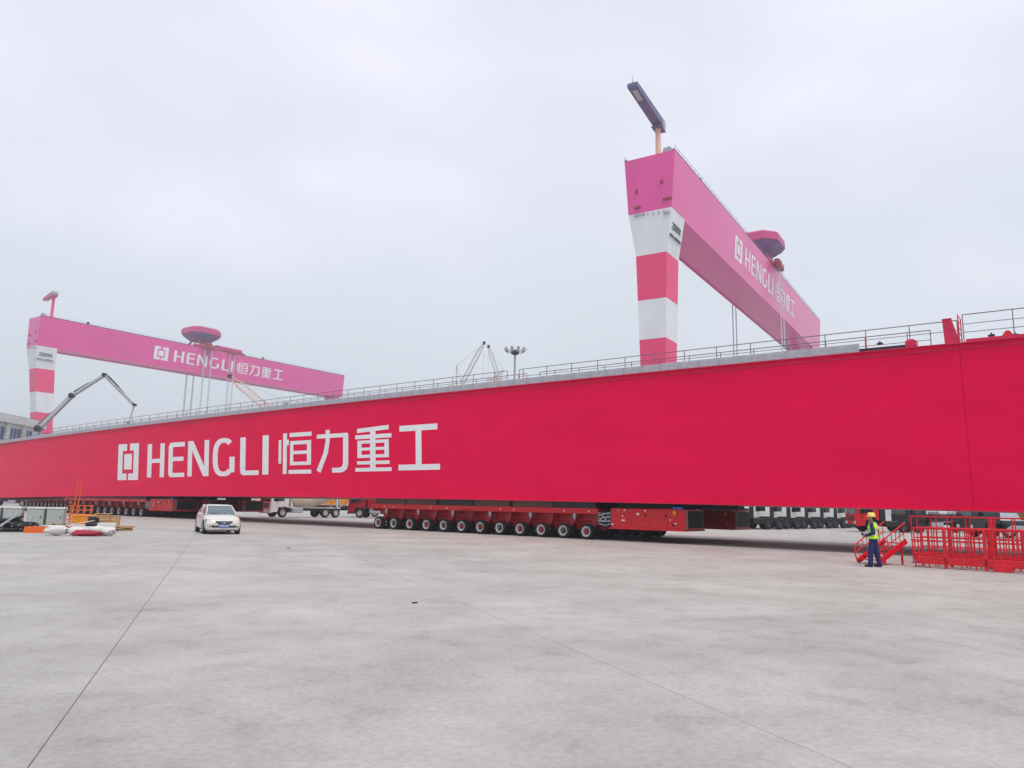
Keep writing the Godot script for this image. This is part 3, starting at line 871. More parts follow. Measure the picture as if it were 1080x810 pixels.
func build_trolley(label: String, at: Vector3, a: float, l: float) -> void:
	var g := thing("crane_trolley", label, "crane trolley", at + Vector3(sin(a), 0, -cos(a)) * l + Vector3(0, CT + 0.36, 0), PI / 2 - a, "trolleys on the gantry cranes")
	var st := nst()
	var ring := func(y: float, hx: float, hz: float, k: float) -> Array:
		return [Vector3(-hx + k, y, -hz), Vector3(hx - k, y, -hz), Vector3(hx, y, -hz + k), Vector3(hx, y, hz - k), Vector3(hx - k, y, hz), Vector3(-hx + k, y, hz), Vector3(-hx, y, hz - k), Vector3(-hx, y, -hz + k)]
	loft(st, [ring.call(4.4, 5.0, 5.2, 1.8), ring.call(6.6, 8.0, 8.2, 3.0), ring.call(8.2, 9.4, 9.4, 3.8)], true, -1)
	obj("machinery_floor", st, M.trolley_floor, g)
	st = nst()
	loft(st, [ring.call(8.21, 9.5, 9.5, 3.8), ring.call(11.0, 9.4, 9.4, 3.8), ring.call(12.0, 8.0, 8.0, 3.4)], true, -1)
	obj("machinery_house", st, M.trolley_red, g)
	st = nst()
	for sx in [-1, 1]:
		for sz in [-1, 1]:
			tube(st, Vector3(sx * 4.2, 0.9, sz * 6.4), Vector3(sx * 3.2, 5.0, sz * 4.2), 0.55, 0.7, 10)
		tube(st, Vector3(sx * 4.2, 0.9, 6.4), Vector3(0, 5.0, 3.4), 0.4, 0.4, 8)
	for sz in [-1, 1]: box(st, Vector3(-8.0, 0.0, sz * 6.4 - 0.7), Vector3(8.0, 1.3, sz * 6.4 + 0.7), 0.1)
	for sx in [-1, 1]: box(st, Vector3(sx * 4.2 - 0.6, 0.4, -5.7), Vector3(sx * 4.2 + 0.6, 1.3, 5.7), 0.1)
	obj("trolley_frame", st, M.trolley_red, g)
	for sz in [-1, 1]:
		st = nst()
		box(st, Vector3(-3.0, -1.2, sz * 8.6 - 0.8), Vector3(3.0, 1.0, sz * 8.6 + 0.8), 0.2)
		box(st, Vector3(-2.4, 1.0, sz * 8.6 - 1.5), Vector3(2.4, 2.4, sz * 8.6 + 0.3), 0.2)
		obj("rope_sheaves", st, M.dark_red, g)
	for sz in [-1, 1]:
		for sx in [-1, 1]:
			st = nst()
			for k in 4:
				tube(st, Vector3(sx * 2.2 + k * 0.28, -1.0, sz * 8.6), Vector3(sx * 2.2 + k * 0.28, -62.0, sz * 8.6), 0.09, -1, 5)
			obj("hoist_rope", st, M.rope, g)
		st = nst()
		box(st, Vector3(-3.2, -66.0, sz * 8.6 - 1.0), Vector3(3.6, -62.0, sz * 8.6 + 1.0), 0.5)
		tube(st, Vector3(0.2, -66.0, sz * 8.6), Vector3(0.2, -69.5, sz * 8.6), 0.6, 0.3, 10)
		obj("hook_block", st, M.yellow, g)

func build_lower_trolley(at: Vector3, a: float, l: float) -> void:
	var g := thing("hoist_trolley", "low flat hoist trolley beside the domed trolley on the left gantry crane", "crane trolley", at + Vector3(sin(a), 0, -cos(a)) * l + Vector3(0, CT + 0.36, 0), PI / 2 - a)
	var st := nst()
	box(st, Vector3(-9.5, 0.9, -5.0), Vector3(8.5, 3.4, 5.0), 0.7)
	obj("machinery_house", st, M.trolley_red, g)
	st = nst()
	box(st, Vector3(-9.0, 0.0, -6.9), Vector3(9.0, 0.9, 6.9), 0.1)
	obj("trolley_frame", st, M.dark_red, g)
	for k in 2:
		st = nst()
		for q in 3: tube(st, Vector3(-2.0 + k * 3.4 + q * 0.25, 0.2, 7.3), Vector3(-2.0 + k * 3.4 + q * 0.25, -50.0, 7.3), 0.09, -1, 5)
		obj("hoist_rope", st, M.rope, g)
	st = nst()
	box(st, Vector3(-3.0, -0.8, 6.95), Vector3(2.6, 0.8, 7.7), 0.1)
	obj("rope_sheaves", st, M.dark_red, g)
	st = nst()
	box(st, Vector3(-3.0, -53.5, 6.6), Vector3(2.6, -50.0, 8.0), 0.4)
	obj("hook_block", st, M.dark_steel, g)
	st = nst()
	tube(st, Vector3(-0.2, -53.5, 7.3), Vector3(-0.2, -60.0, 7.3), 1.3, 0.9, 10)
	obj("hook", st, M.orange, g)

# ------------------------------------------------------------------ jib cranes, mast light, pump, office
func lattice_boom(st: SurfaceTool, a: Vector3, b: Vector3, w: float, n: int, r: float) -> void:
	var d := (b - a).normalized()
	var s := d.cross(Vector3.UP).normalized()
	var u := s.cross(d)
	for k in n:
		var t0 := float(k) / n
		var t1 := float(k + 1) / n
		var w0 := w * clampf(min(t0 * 6.0 + 0.3, (1.0 - t0) * 3.0 + 0.25), 0.0, 1.0)
		var w1 := w * clampf(min(t1 * 6.0 + 0.3, (1.0 - t1) * 3.0 + 0.25), 0.0, 1.0)
		var p := a.lerp(b, t0)
		var q := a.lerp(b, t1)
		var c := [[-1, -1], [1, -1], [1, 1], [-1, 1]]
		for i in 4:
			var e: Array = c[i]
			var f: Array = c[(i + 1) % 4]
			tube(st, p + (s * e[0] + u * e[1]) * w0 / 2, q + (s * e[0] + u * e[1]) * w1 / 2, r, -1, 5, false)
			tube(st, p + (s * e[0] + u * e[1]) * w0 / 2, q + (s * f[0] + u * f[1]) * w1 / 2, r * 0.55, -1, 4, false)

func build_luffing(label: String, at: Vector3, turn: float, foot: Vector3, tip: Vector3, w: float, m: Material, base_m: Material, mast_top: Vector3) -> void:
	# all offsets in local metres: the boom lies in the local xy plane
	var g := thing("luffing_crane", label, "crane", at, turn, "jib cranes seen over the girder")
	var st := nst()
	lattice_boom(st, foot, tip, w, 14, w * 0.06)
	obj("boom", st, m, g)
	st = nst()
	for s in [-1, 1]:
		tube(st, foot + Vector3(-w * 1.2, 0.4, s * w * 0.5), mast_top + Vector3(0, 0, s * 0.3), w * 0.09, -1, 6)
		tube(st, foot + Vector3(w * 0.3, 0, s * w * 0.5), mast_top + Vector3(0, 0, s * 0.3), w * 0.07, -1, 6)
		tube(st, mast_top + Vector3(0, 0, s * 0.3), tip, w * 0.025, -1, 4)
	tube(st, tip, tip + Vector3(0.2, -0.25 * tip.y, 0), w * 0.025, -1, 4)
	obj("stay", st, M.lattice_grey, g)
	st = nst()
	box(st, foot + Vector3(-w * 3.2, -w * 1.4, -w), foot + Vector3(w * 0.9, w * 0.2, w), 0.2)
	obj("machinery_house", st, base_m, g)
	st = nst()
	lathe(st, [[w * 1.1, 0.0], [w * 0.8, foot.y - w * 1.4]], 14, T(foot.x - w, 0, 0))
	obj("pedestal", st, base_m, g)
	st = nst()
	box(st, Vector3(tip.x - 0.5, tip.y - 0.6, -0.5), Vector3(tip.x + 0.7, tip.y + 0.6, 0.5), 0.1)
	obj("head_sheave", st, M.dark_steel, g)

func build_mast_light() -> void:
	var g := thing("high_mast_light", "tall grey mast with a ring of floodlights rising behind the girder railing", "floodlight mast", Vector3(0.5, 0, -150))
	var st := nst()
	tube(st, Vector3.ZERO, Vector3(0, 33.2, 0), 0.34, 0.2, 12)
	obj("pole", st, M.galv, g)
	st = nst()
	lathe(st, [[0.25, 32.5], [0.8, 32.8], [0.85, 33.2], [0.25, 33.6], [0, 33.6]], 16)
	obj("head_frame", st, M.dark_steel, g)
	st = nst()
	for i in 24:
		var a := TAU * i / 24
		var b := TAU * (i + 1) / 24
		tube(st, Vector3(cos(a) * 1.9, 33.3, sin(a) * 1.9), Vector3(cos(b) * 1.9, 33.3, sin(b) * 1.9), 0.07, -1, 5, false)
	for i in 6: tube(st, Vector3(0, 33.2, 0), Vector3(cos(TAU * i / 6) * 1.9, 33.3, sin(TAU * i / 6) * 1.9), 0.06, -1, 5)
	obj("ring", st, M.dark_steel, g)
	for i in 10:
		st = nst()
		box(st, Vector3(-0.26, -0.32, -0.1), Vector3(0.26, 0.32, 0.12), 0.05)
		inst("floodlight", mesh_of(st), M.lattice_grey, g, Transform3D(Basis(Vector3.UP, PI / 2 - TAU * i / 10) * Basis(Vector3.RIGHT, 0.5), Vector3(cos(TAU * i / 10) * 2.15, 33.7, sin(TAU * i / 10) * 2.15)))

func build_office() -> void:
	var g := thing("office_building", "flat roofed white building with blue windows at the far left behind the girder", "building", Vector3(-118.2, 0, -186), 0.06)
	var st := nst()
	box(st, Vector3(-34, 0, 0), Vector3(-0.35, 18.4, 46), 0.0)
	obj("wall", st, M.wall, g)
	st = nst()
	box(st, Vector3(-35, 18.45, -0.8), Vector3(0.7, 20.3, 47), 0.06)
	var rf := obj("roof", st, M.wall, g)
	st = nst()
	box(st, Vector3(-34.6, 20.3, -0.4), Vector3(0.3, 20.45, 46.6), 0.0)
	obj("roof_edge", st, M.dark_steel, rf)
	st = nst()
	for k in 8: box(st, Vector3(-0.34, 0, k * 6.4), Vector3(0.12, 18.40, k * 6.4 + 1.5), 0.03)
	obj("pilaster", st, M.wall, g)
	for f in 4:
		for k in 7:
			st = nst()
			box(st, Vector3(-0.345, 2.0 + f * 4.2, k * 6.4 + 1.6), Vector3(-0.30, 4.9 + f * 4.2, k * 6.4 + 6.3), 0.0)
			var w := obj("window", st, M.blue_glass, g)
			st = nst()
			for q in 4: box(st, Vector3(-0.298, 2.0 + f * 4.2, k * 6.4 + 1.6 + q * 1.53), Vector3(-0.24, 4.9 + f * 4.2, k * 6.4 + 1.7 + q * 1.53), 0.0)
			obj("frame", st, M.white_paint, w)

# ------------------------------------------------------------------ trucks
var wheel_parts := {}

func truck_wheel(parent: Node, at: Vector3, side: int, hub: Material) -> void:
	if wheel_parts.is_empty():
		var b := Transform3D(Basis(Vector3(1, 0, 0), PI / 2), Vector3.ZERO)
		var st := nst()
		lathe(st, [[0.30, -0.15], [0.46, -0.16], [0.52, -0.12], [0.53, 0.0], [0.52, 0.12], [0.46, 0.16], [0.30, 0.14]], 22, b)
		wheel_parts.tyre = mesh_of(st)
		st = nst()
		lathe(st, [[0.31, 0.145], [0.29, 0.16], [0.24, 0.06], [0.15, 0.04], [0.13, 0.12], [0.0, 0.13]], 18, b, false)
		wheel_parts.rim = mesh_of(st)
	var w := group_node("wheel", parent, Transform3D(Basis(Vector3.UP, 0.0 if side > 0 else PI), at))
	inst("tyre", wheel_parts.tyre, M.rubber, w)
	inst("rim", wheel_parts.rim, hub, w)

# forward is +x, origin on the ground under the middle
func build_truck(called: String, label: String, at: Vector3, turn: float, cab: Material, kind: String, group := "") -> Node3D:
	var g := thing(called, label, "truck", at, turn, group)
	var L := 9.0 if kind != "tractor" else 6.6
	var f := L / 2
	var st := nst()
	for z in [-0.45, 0.45]: box(st, Vector3(-f, 0.72, z - 0.06), Vector3(f - 0.4, 1.0, z + 0.06), 0.0)
	for k in 6: box(st, Vector3(-f + 0.1 + k * L / 6.5, 0.76, -0.39), Vector3(-f + 0.25 + k * L / 6.5, 0.96, 0.39), 0.0)
	obj("chassis", st, M.black, g)
	var axles := [f - 1.45, -f + 2.3, -f + 0.95]
	if kind == "crane": axles = [f - 1.3, f - 2.75, -f + 2.6, -f + 1.2]
	for x in axles:
		for s in [-1, 1]: truck_wheel(g, Vector3(x, 0.53, s * 1.06), s, M.hub_grey if kind == "tractor" else M.rim)
		st = nst(); tube(st, Vector3(x, 0.53, -0.9), Vector3(x, 0.53, 0.9), 0.11, -1, 8)
		obj("axle", st, M.black, g)
	# cab
	st = nst()
	var prof := [[f - 2.05, 0.95], [f - 2.0, 0.62], [f - 1.95, 1.12], [f - 0.95, 1.12], [f - 0.85, 0.62], [f - 0.02, 0.55], [f, 1.55], [f - 0.14, 2.7], [f - 0.42, 3.0], [f - 1.95, 3.05], [f - 2.1, 2.9]]
	prof = [[f - 2.1, 1.12], [f - 0.92, 1.12], [f - 0.80, 0.60], [f - 0.02, 0.52], [f, 1.55], [f - 0.14, 2.7], [f - 0.42, 3.0], [f - 1.95, 3.05], [f - 2.1, 2.9]]
	prism(st, prof, -1.2, 1.2)
	var c := obj("cab", st, cab, g)
	st = nst(); prism(st, [[f + 0.004, 1.66], [f + 0.018, 1.66], [f - 0.105, 2.62], [f - 0.12, 2.62]], -1.08, 1.08)
	obj("windscreen", st, M.glass, c)
	for s in [-1, 1]:
		st = nst(); prism(st, [[f - 1.55, 1.75], [f - 0.3, 1.68], [f - 0.42, 2.55], [f - 1.55, 2.6]], 1.203 * s if s > 0 else -1.215, 1.215 if s > 0 else -1.203)
		obj("side_window", st, M.glass, c)
		st = nst(); box(st, Vector3(f - 0.75, 1.7, s * 1.42 - 0.1), Vector3(f - 0.62, 2.4, s * 1.42 + 0.1), 0.03)
		tube(st, Vector3(f - 0.7, 2.3, s * 1.2), Vector3(f - 0.7, 2.3, s * 1.4), 0.02, -1, 5)
		obj("mirror", st, M.black, c)
		st = nst(); box(st, Vector3(f - 0.003, 0.72, s * 0.95 - 0.2), Vector3(f + 0.04, 0.98, s * 0.95 + 0.2), 0.03)
		obj("headlight", st, M.lamp, c)
		st = nst()
		for i in 8:
			var a := PI * i / 7
			var a2 := PI * (i + 1) / 7
			if i < 7: bar(st, Vector3(f - 1.45 + cos(a) * 0.64, 0.53 + sin(a) * 0.64, s * 1.06), Vector3(f - 1.45 + cos(a2) * 0.64, 0.53 + sin(a2) * 0.64, s * 1.06), 0.36, 0.03)
		obj("mudguard", st, M.black, g)
	st = nst(); box(st, Vector3(f - 0.05, 0.42, -1.22), Vector3(f + 0.07, 0.68, 1.22), 0.04)
	obj("bumper", st, cab if kind != "tractor" else M.black, c)
	st = nst()
	for k in 4: box(st, Vector3(f - 0.01, 1.05 + k * 0.12, -0.8), Vector3(f + 0.025, 1.12 + k * 0.12, 0.8), 0.01)
	obj("grille", st, M.black, c)
	for s in [-1, 1]:
		st = nst(); box(st, Vector3(f - 3.9, 0.5, s * 0.95 - 0.26), Vector3(f - 2.6, 1.05, s * 0.95 + 0.26), 0.08)
		obj("fuel_tank", st, M.galv if kind != "tractor" else M.black, g)
	match kind:
		"mixer":
			st = nst()
			lathe(st, [[0.0, -2.9], [0.75, -2.9], [1.18, -1.5], [1.2, -0.2], [0.95, 1.7], [0.55, 2.9], [0.0, 2.9]], 24, Transform3D(Basis(Vector3(0, 0, 1), PI / 2 - 0.22), Vector3(-1.3, 2.35, 0)))
			obj("drum", st, M.beige, g)
			st = nst()
			for s in [-1, 1]:
				bar(st, Vector3(-4.0, 1.0, s * 0.7), Vector3(-4.0, 2.6, s * 0.5), 0.12, 0.12)
				bar(st, Vector3(1.6, 1.0, s * 0.5), Vector3(1.6, 1.7, s * 0.3), 0.16, 0.16)
			box(st, Vector3(-f, 1.0, -0.6), Vector3(2.0, 1.12, 0.6), 0.0)
			obj("drum_frame", st, cab, g)
			st = nst()
			prism(st, [[-4.6, 3.2], [-3.9, 3.4], [-4.0, 2.6], [-4.4, 2.4]], -0.45, 0.45)
			prism(st, [[-4.4, 2.3], [-4.1, 2.3], [-4.7, 1.2], [-4.95, 1.25]], -0.25, 0.25)
			obj("chute", st, M.galv, g)
		"crane":
			st = nst(); box(st, Vector3(-f, 1.0, -1.22), Vector3(f - 2.2, 1.35, 1.22), 0.04)
			obj("deck", st, M.dark_steel, g)
			st = nst(); prism(st, [[-3.9, 1.40], [-0.6, 1.40], [-0.2, 2.2], [-1.2, 2.9], [-3.9, 2.9]], -1.15, 1.15)
			obj("superstructure", st, M.yellow, g)
			st = nst()
			bar(st, Vector3(-3.2, 3.2, 0), Vector3(5.2, 3.0, 0), 0.75, 0.8)
			bar(st, Vector3(5.2, 3.0, 0), Vector3(6.0, 2.98, 0), 0.6, 0.62)
			obj("telescopic_boom", st, M.yellow, g)
			for x in [-4.1, 1.2]:
				for s in [-1, 1]:
					st = nst(); box(st, Vector3(x, 0.6, s * 1.05 - 0.18), Vector3(x + 0.5, 1.0, s * 1.05 + 0.18), 0.03)
					obj("outrigger_box", st, M.galv, g)
		"flatbed":
			st = nst(); box(st, Vector3(-f, 1.05, -1.24), Vector3(f - 2.4, 1.22, 1.24), 0.03)
			obj("deck", st, M.black, g)
			st = nst()
			for k in 3: box(st, Vector3(-f + 0.4 + k * 2.0, 1.225, -1.1), Vector3(-f + 2.1 + k * 2.0, 1.75, 1.1), 0.05)
			obj("load_box", st, M.dark_steel, g)
			st = nst()
			for k in 3: box(st, Vector3(-f + 0.5 + k * 2.0, 1.755, -0.9), Vector3(-f + 1.3 + k * 2.0, 2.05, 0.9), 0.05)
			obj("load_cover", st, M.white_paint, g)
		"tipper":
			st = nst(); prism(st, [[-f - 0.1, 1.1], [f - 2.4, 1.1], [f - 2.3, 2.6], [-f - 0.2, 2.5]], -1.24, 1.24)
			obj("tipper_body", st, cab, g)
			for k in 6:
				for s in [-1, 1]:
					st = nst(); box(st, Vector3(-f + 0.3 + k * 1.15, 1.12, s * 1.27 - 0.027), Vector3(-f + 0.42 + k * 1.15, 2.45, s * 1.27 + 0.027), 0.0)
					obj("rib", st, M.dark_red, g)
		"pump":
			st = nst(); box(st, Vector3(-f, 1.05, -1.2), Vector3(f - 2.3, 1.6, 1.2), 0.08)
			obj("deck", st, M.white_paint, g)
			st = nst(); tube(st, Vector3(0.9, 1.6, 0), Vector3(0.9, 3.9, 0), 0.55, 0.45, 14)
			obj("turret", st, M.boom, g)
		_:
			st = nst(); lathe(st, [[0.55, 0.0], [0.55, 0.1], [0, 0.1]], 14, T(-f + 1.6, 1.12, 0))
			box(st, Vector3(-f + 0.6, 1.0, -0.5), Vector3(-f + 2.6, 1.1, 0.5), 0.0)
			obj("fifth_wheel", st, M.black, g)
			st = nst(); box(st, Vector3(f - 2.75, 1.02, -1.1), Vector3(f - 2.2, 2.5, 1.1), 0.05)
			obj("air_tank_rack", st, M.black, g)
	return g

func build_pump_truck() -> void:
	var at := Vector3(-84.5, 0, -128)
	var g := build_truck("concrete_pump_truck", "grey folding boom of a concrete pump truck reaching over the girder's left end", at + Vector3(-0.9, 0, 0), 0.0, M.white_paint, "pump")
	var pts := [Vector3(0.9, 3.8, 0), Vector3(3.5, 13.3, 0), Vector3(8.6, 19.2, 0), Vector3(13.9, 23.0, 0), Vector3(19.7, 17.8, 0), Vector3(19.0, 14.6, 0)]
	var wd := [0.85, 0.62, 0.44, 0.34, 0.2]
	for k in 5:
		var st := nst()
		bar(st, pts[k], pts[k + 1], wd[k] * 0.8, wd[k])
		obj("boom_section", st, M.boom, g)
		st = nst()
		lathe(st, [[0.0, -0.5], [wd[k] * 0.72, -0.4], [wd[k] * 0.72, 0.4], [0.0, 0.4]], 12, Transform3D(Basis(Vector3(1, 0, 0), PI / 2), pts[k + 1]))
		obj("knuckle", st, M.dark_steel, g)
		var d: Vector3 = (pts[k + 1] - pts[k]).normalized()
		var nn := Vector3(-d.y, d.x, 0)
		if k < 4:
			st = nst()
			tube(st, pts[k] + nn * wd[k] * 0.8 + d * 0.6, pts[k] + nn * wd[k] * 0.6 + d * 3.4, 0.16, 0.16, 8)
			tube(st, pts[k] + nn * wd[k] * 0.6 + d * 3.4, pts[k] + nn * wd[k] * 0.4 + d * 5.0, 0.09, 0.09, 8)
			obj("ram", st, M.dark_steel, g)
			st = nst()
			path(st, [pts[k] - nn * wd[k] * 0.7, pts[k + 1] - nn * wd[k] * 0.7], 0.1, 6)
			obj("delivery_pipe", st, M.galv, g)
	var hose := nst()
	path(hose, [pts[5], pts[5] + Vector3(-0.3, -2.0, 0), pts[5] + Vector3(-0.4, -5.0, 0)], 0.12, 6)
	obj("end_hose", hose, M.black, g)

# ------------------------------------------------------------------ car
func car_ring(x: float, w: float, yb: float, yt: float) -> Array:
	var half := [[w * 0.90, yb], [w * 0.985, yb + 0.13], [w, lerpf(yb, yt, 0.5)], [w * 0.985, yt - 0.17], [w * 0.93, yt - 0.06], [w * 0.78, yt], [w * 0.4, yt + 0.025]]
	var r := []
	for p in half: r.append(Vector3(x, p[1], p[0]))
	for i in range(half.size() - 1, -1, -1): r.append(Vector3(x, half[i][1], -half[i][0]))
	return r

func build_car() -> void:
	var g := thing("sedan_car", "white sedan car parked on the concrete facing the camera in front of the girder", "car", Vector3(-15.33, 0, -39.6), -1.058)
	var st := nst()
	var rows := []
	for a in [[2.17, .60, .34, .60], [2.12, .72, .25, .68], [2.0, .81, .20, .755], [1.7, .86, .18, .85], [1.3, .875, .18, .92], [0.95, .88, .18, .965], [0.3, .885, .18, .985], [-0.6, .885, .18, 1.0], [-1.3, .88, .18, 1.03], [-1.75, .86, .20, 1.05], [-2.0, .80, .26, 1.02], [-2.14, .70, .36, .90]]:
		rows.append(car_ring(a[0], a[1], a[2], a[3]))
	loft(st, rows)
	var body := obj("body", st, M.car_white, g)
	# glasshouse
	var hs := func(y: float, x0: float, x1: float, w: float, k: float) -> Array:
		return [Vector3(x1, y, -w * 0.86), Vector3(x1 - k, y, -w), Vector3((x0 + x1) / 2, y, -w), Vector3(x0 + k, y, -w), Vector3(x0, y, -w * 0.86), Vector3(x0, y, w * 0.86), Vector3(x0 + k, y, w), Vector3((x0 + x1) / 2, y, w), Vector3(x1 - k, y, w), Vector3(x1, y, w * 0.86)]
	st = nst(); loft(st, [hs.call(0.93, -1.78, 1.12, 0.80, 0.12), hs.call(1.20, -1.40, 0.68, 0.72, 0.10), hs.call(1.40, -0.98, 0.22, 0.63, 0.10)], true, -1)
	obj("windows", st, M.car_glass, g)
	st = nst(); loft(st, [hs.call(1.395, -1.03, 0.27, 0.645, 0.12), hs.call(1.43, -0.98, 0.18, 0.62, 0.14), hs.call(1.465, -0.78, -0.02, 0.48, 0.12)], true, 1)
	obj("roof", st, M.car_white, g)
	for s in [-1, 1]:
		st = nst()
		path(st, [Vector3(1.10, 0.95, s * 0.73), Vector3(0.68, 1.20, s * 0.655), Vector3(0.21, 1.41, s * 0.58)], 0.036, 6)
		path(st, [Vector3(-1.72, 0.98, s * 0.74), Vector3(-1.35, 1.20, s * 0.67), Vector3(-0.98, 1.41, s * 0.60)], 0.06, 6)
		path(st, [Vector3(-0.36, 0.98, s * 0.80), Vector3(-0.36, 1.20, s * 0.73), Vector3(-0.40, 1.41, s * 0.64)], 0.032, 6)
		obj("pillar", st, M.car_white, g)
		st = nst()
		loft(st, [[Vector3(0.70, 0.94, s * 0.90), Vector3(0.70, 1.06, s * 0.90), Vector3(0.70, 1.06, s * 1.06), Vector3(0.70, 0.95, s * 1.06)], [Vector3(0.80, 0.95, s * 0.91), Vector3(0.80, 1.05, s * 0.91), Vector3(0.80, 1.04, s * 1.04), Vector3(0.80, 0.97, s * 1.04)]], true, -1)
		tube(st, Vector3(0.74, 0.97, s * 0.80), Vector3(0.74, 1.0, s * 0.95), 0.03, -1, 6)
		obj("mirror", st, M.car_white, g)
		# doors: thin panels standing proud of the side
		for d in [[0.82, -0.34], [-0.36, -1.26]]:
			st = nst()
			prism(st, [[d[1] + 0.02, 0.30], [d[0] - 0.02, 0.30], [d[0] - 0.02, 0.80], [d[1] + 0.02, 0.82]], s * 0.888 - 0.004, s * 0.888 + 0.004)
			var dr := obj("door", st, M.car_white, g)
			st = nst(); box(st, Vector3(d[1] + 0.10, 0.74, s * 0.893), Vector3(d[1] + 0.28, 0.77, s * 0.893 + s * 0.02) if s > 0 else Vector3(d[1] + 0.28, 0.77, s * 0.893 + 0.001), 0.0)
			obj("handle", st, M.chrome, dr)
		# headlights swept round the corners
		st = nst()
		loft(st, [[Vector3(2.15, 0.56, s * 0.40), Vector3(2.13, 0.66, s * 0.42), Vector3(2.05, 0.66, s * 0.42), Vector3(2.05, 0.56, s * 0.40)], [Vector3(2.07, 0.57, s * 0.70), Vector3(2.03, 0.72, s * 0.70), Vector3(1.95, 0.72, s * 0.68), Vector3(1.95, 0.57, s * 0.68)], [Vector3(1.86, 0.62, s * 0.862), Vector3(1.82, 0.74, s * 0.852), Vector3(1.75, 0.74, s * 0.82), Vector3(1.75, 0.62, s * 0.82)]], true, -1)
		obj("headlight", st, M.headlamp, g)
		st = nst(); box(st, Vector3(2.02, 0.33, s * 0.60 - 0.09), Vector3(2.145, 0.41, s * 0.60 + 0.09), 0.02)
		obj("fog_light", st, M.dark_steel, g)
		for x in [1.33, -1.33]:
			st = nst(); tube(st, Vector3(x, 0.33, s * 0.70), Vector3(x, 0.33, s * 0.884), 0.37, 0.37, 24)
			obj("wheel_arch", st, M.black, g)
			var w := group_node("wheel", g, Transform3D(Basis(Vector3.UP, 0.0 if s > 0 else PI), Vector3(x, 0.315, s * 0.79)))
			st = nst(); lathe(st, [[0.20, -0.10], [0.29, -0.105], [0.315, -0.08], [0.315, 0.08], [0.29, 0.105], [0.20, 0.10]], 24, Transform3D(Basis(Vector3(1, 0, 0), PI / 2), Vector3.ZERO))
			obj("tyre", st, M.rubber, w)
			st = nst(); lathe(st, [[0.21, 0.10], [0.19, 0.11], [0.16, 0.06], [0.05, 0.07], [0.0, 0.075]], 20, Transform3D(Basis(Vector3(1, 0, 0), PI / 2), Vector3.ZERO), false)
			for k in 5: bar(st, Vector3(cos(TAU * k / 5) * 0.04, sin(TAU * k / 5) * 0.04, 0.095), Vector3(cos(TAU * k / 5) * 0.2, sin(TAU * k / 5) * 0.2, 0.10), 0.02, 0.05)
			obj("rim", st, M.galv, w)
	st = nst(); prism(st, [[-0.26, 0.49], [0.26, 0.49], [0.38, 0.60], [0.42, 0.655], [-0.42, 0.655], [-0.38, 0.60]], 2.08, 2.182, Transform3D(Basis(Vector3(0, 0, 1), Vector3.UP, Vector3(1, 0, 0)), Vector3.ZERO))
	var gr := obj("grille", st, M.black, g)
	st = nst()
	for k in 9: box(st, Vector3(2.182, 0.515, -0.26 + k * 0.065 - 0.008), Vector3(2.192, 0.635, -0.26 + k * 0.065 + 0.008), 0.0)
	tube(st, Vector3(2.183, 0.575, 0), Vector3(2.2, 0.575, 0), 0.05, 0.05, 14)
	bar(st, Vector3(2.188, 0.652, -0.37), Vector3(2.188, 0.652, 0.37), 0.02, 0.014)
	obj("grille_bar", st, M.chrome, gr)
	st = nst(); prism(st, [[-0.55, 0.34], [0.55, 0.34], [0.62, 0.43], [-0.62, 0.43]], 2.02, 2.186, Transform3D(Basis(Vector3(0, 0, 1), Vector3.UP, Vector3(1, 0, 0)), Vector3.ZERO))
	obj("air_intake", st, M.black, g)
	st = nst(); box(st, Vector3(2.0, 0.25, -0.66), Vector3(2.175, 0.325, 0.66), 0.03)
	obj("bumper_lip", st, M.car_white, g)
	st = nst(); box(st, Vector3(2.175, 0.355, -0.22), Vector3(2.21, 0.495, 0.22), 0.006)
	var pl := obj("licence_plate", st, M.plate_blue, g)
	st = nst()
	for k in 7: box(st, Vector3(2.2105, 0.39, -0.19 + k * 0.057 + (0.015 if k > 1 else 0.0)), Vector3(2.213, 0.46, -0.155 + k * 0.057 + (0.015 if k > 1 else 0.0)), 0.0)
	obj("plate_character", st, M.white_paint, pl)
	st = nst()
	for s in [-1, 1]:
		bar(st, Vector3(1.08, 0.975, s * 0.1 - 0.1), Vector3(0.98, 1.03, s * 0.34 + 0.18), 0.015, 0.015)
	obj("wiper", st, M.black, g)
	st = nst(); box(st, Vector3(-2.0, 0.17, -0.72), Vector3(2.0, 0.24, 0.72), 0.0)
	obj("underbody", st, M.black, g)

# ------------------------------------------------------------------ person: capsules melted together, meshed as surface nets
# bone: [a, b, ra, rb, colour index]
func cap(p: Vector3, b: Array) -> float:
	var ab: Vector3 = b[1] - b[0]
	var t := clampf((p - b[0]).dot(ab) / max(ab.length_squared(), 1e-9), 0.0, 1.0)
	return (p - b[0] - ab * t).length() - lerpf(b[2], b[3], t)

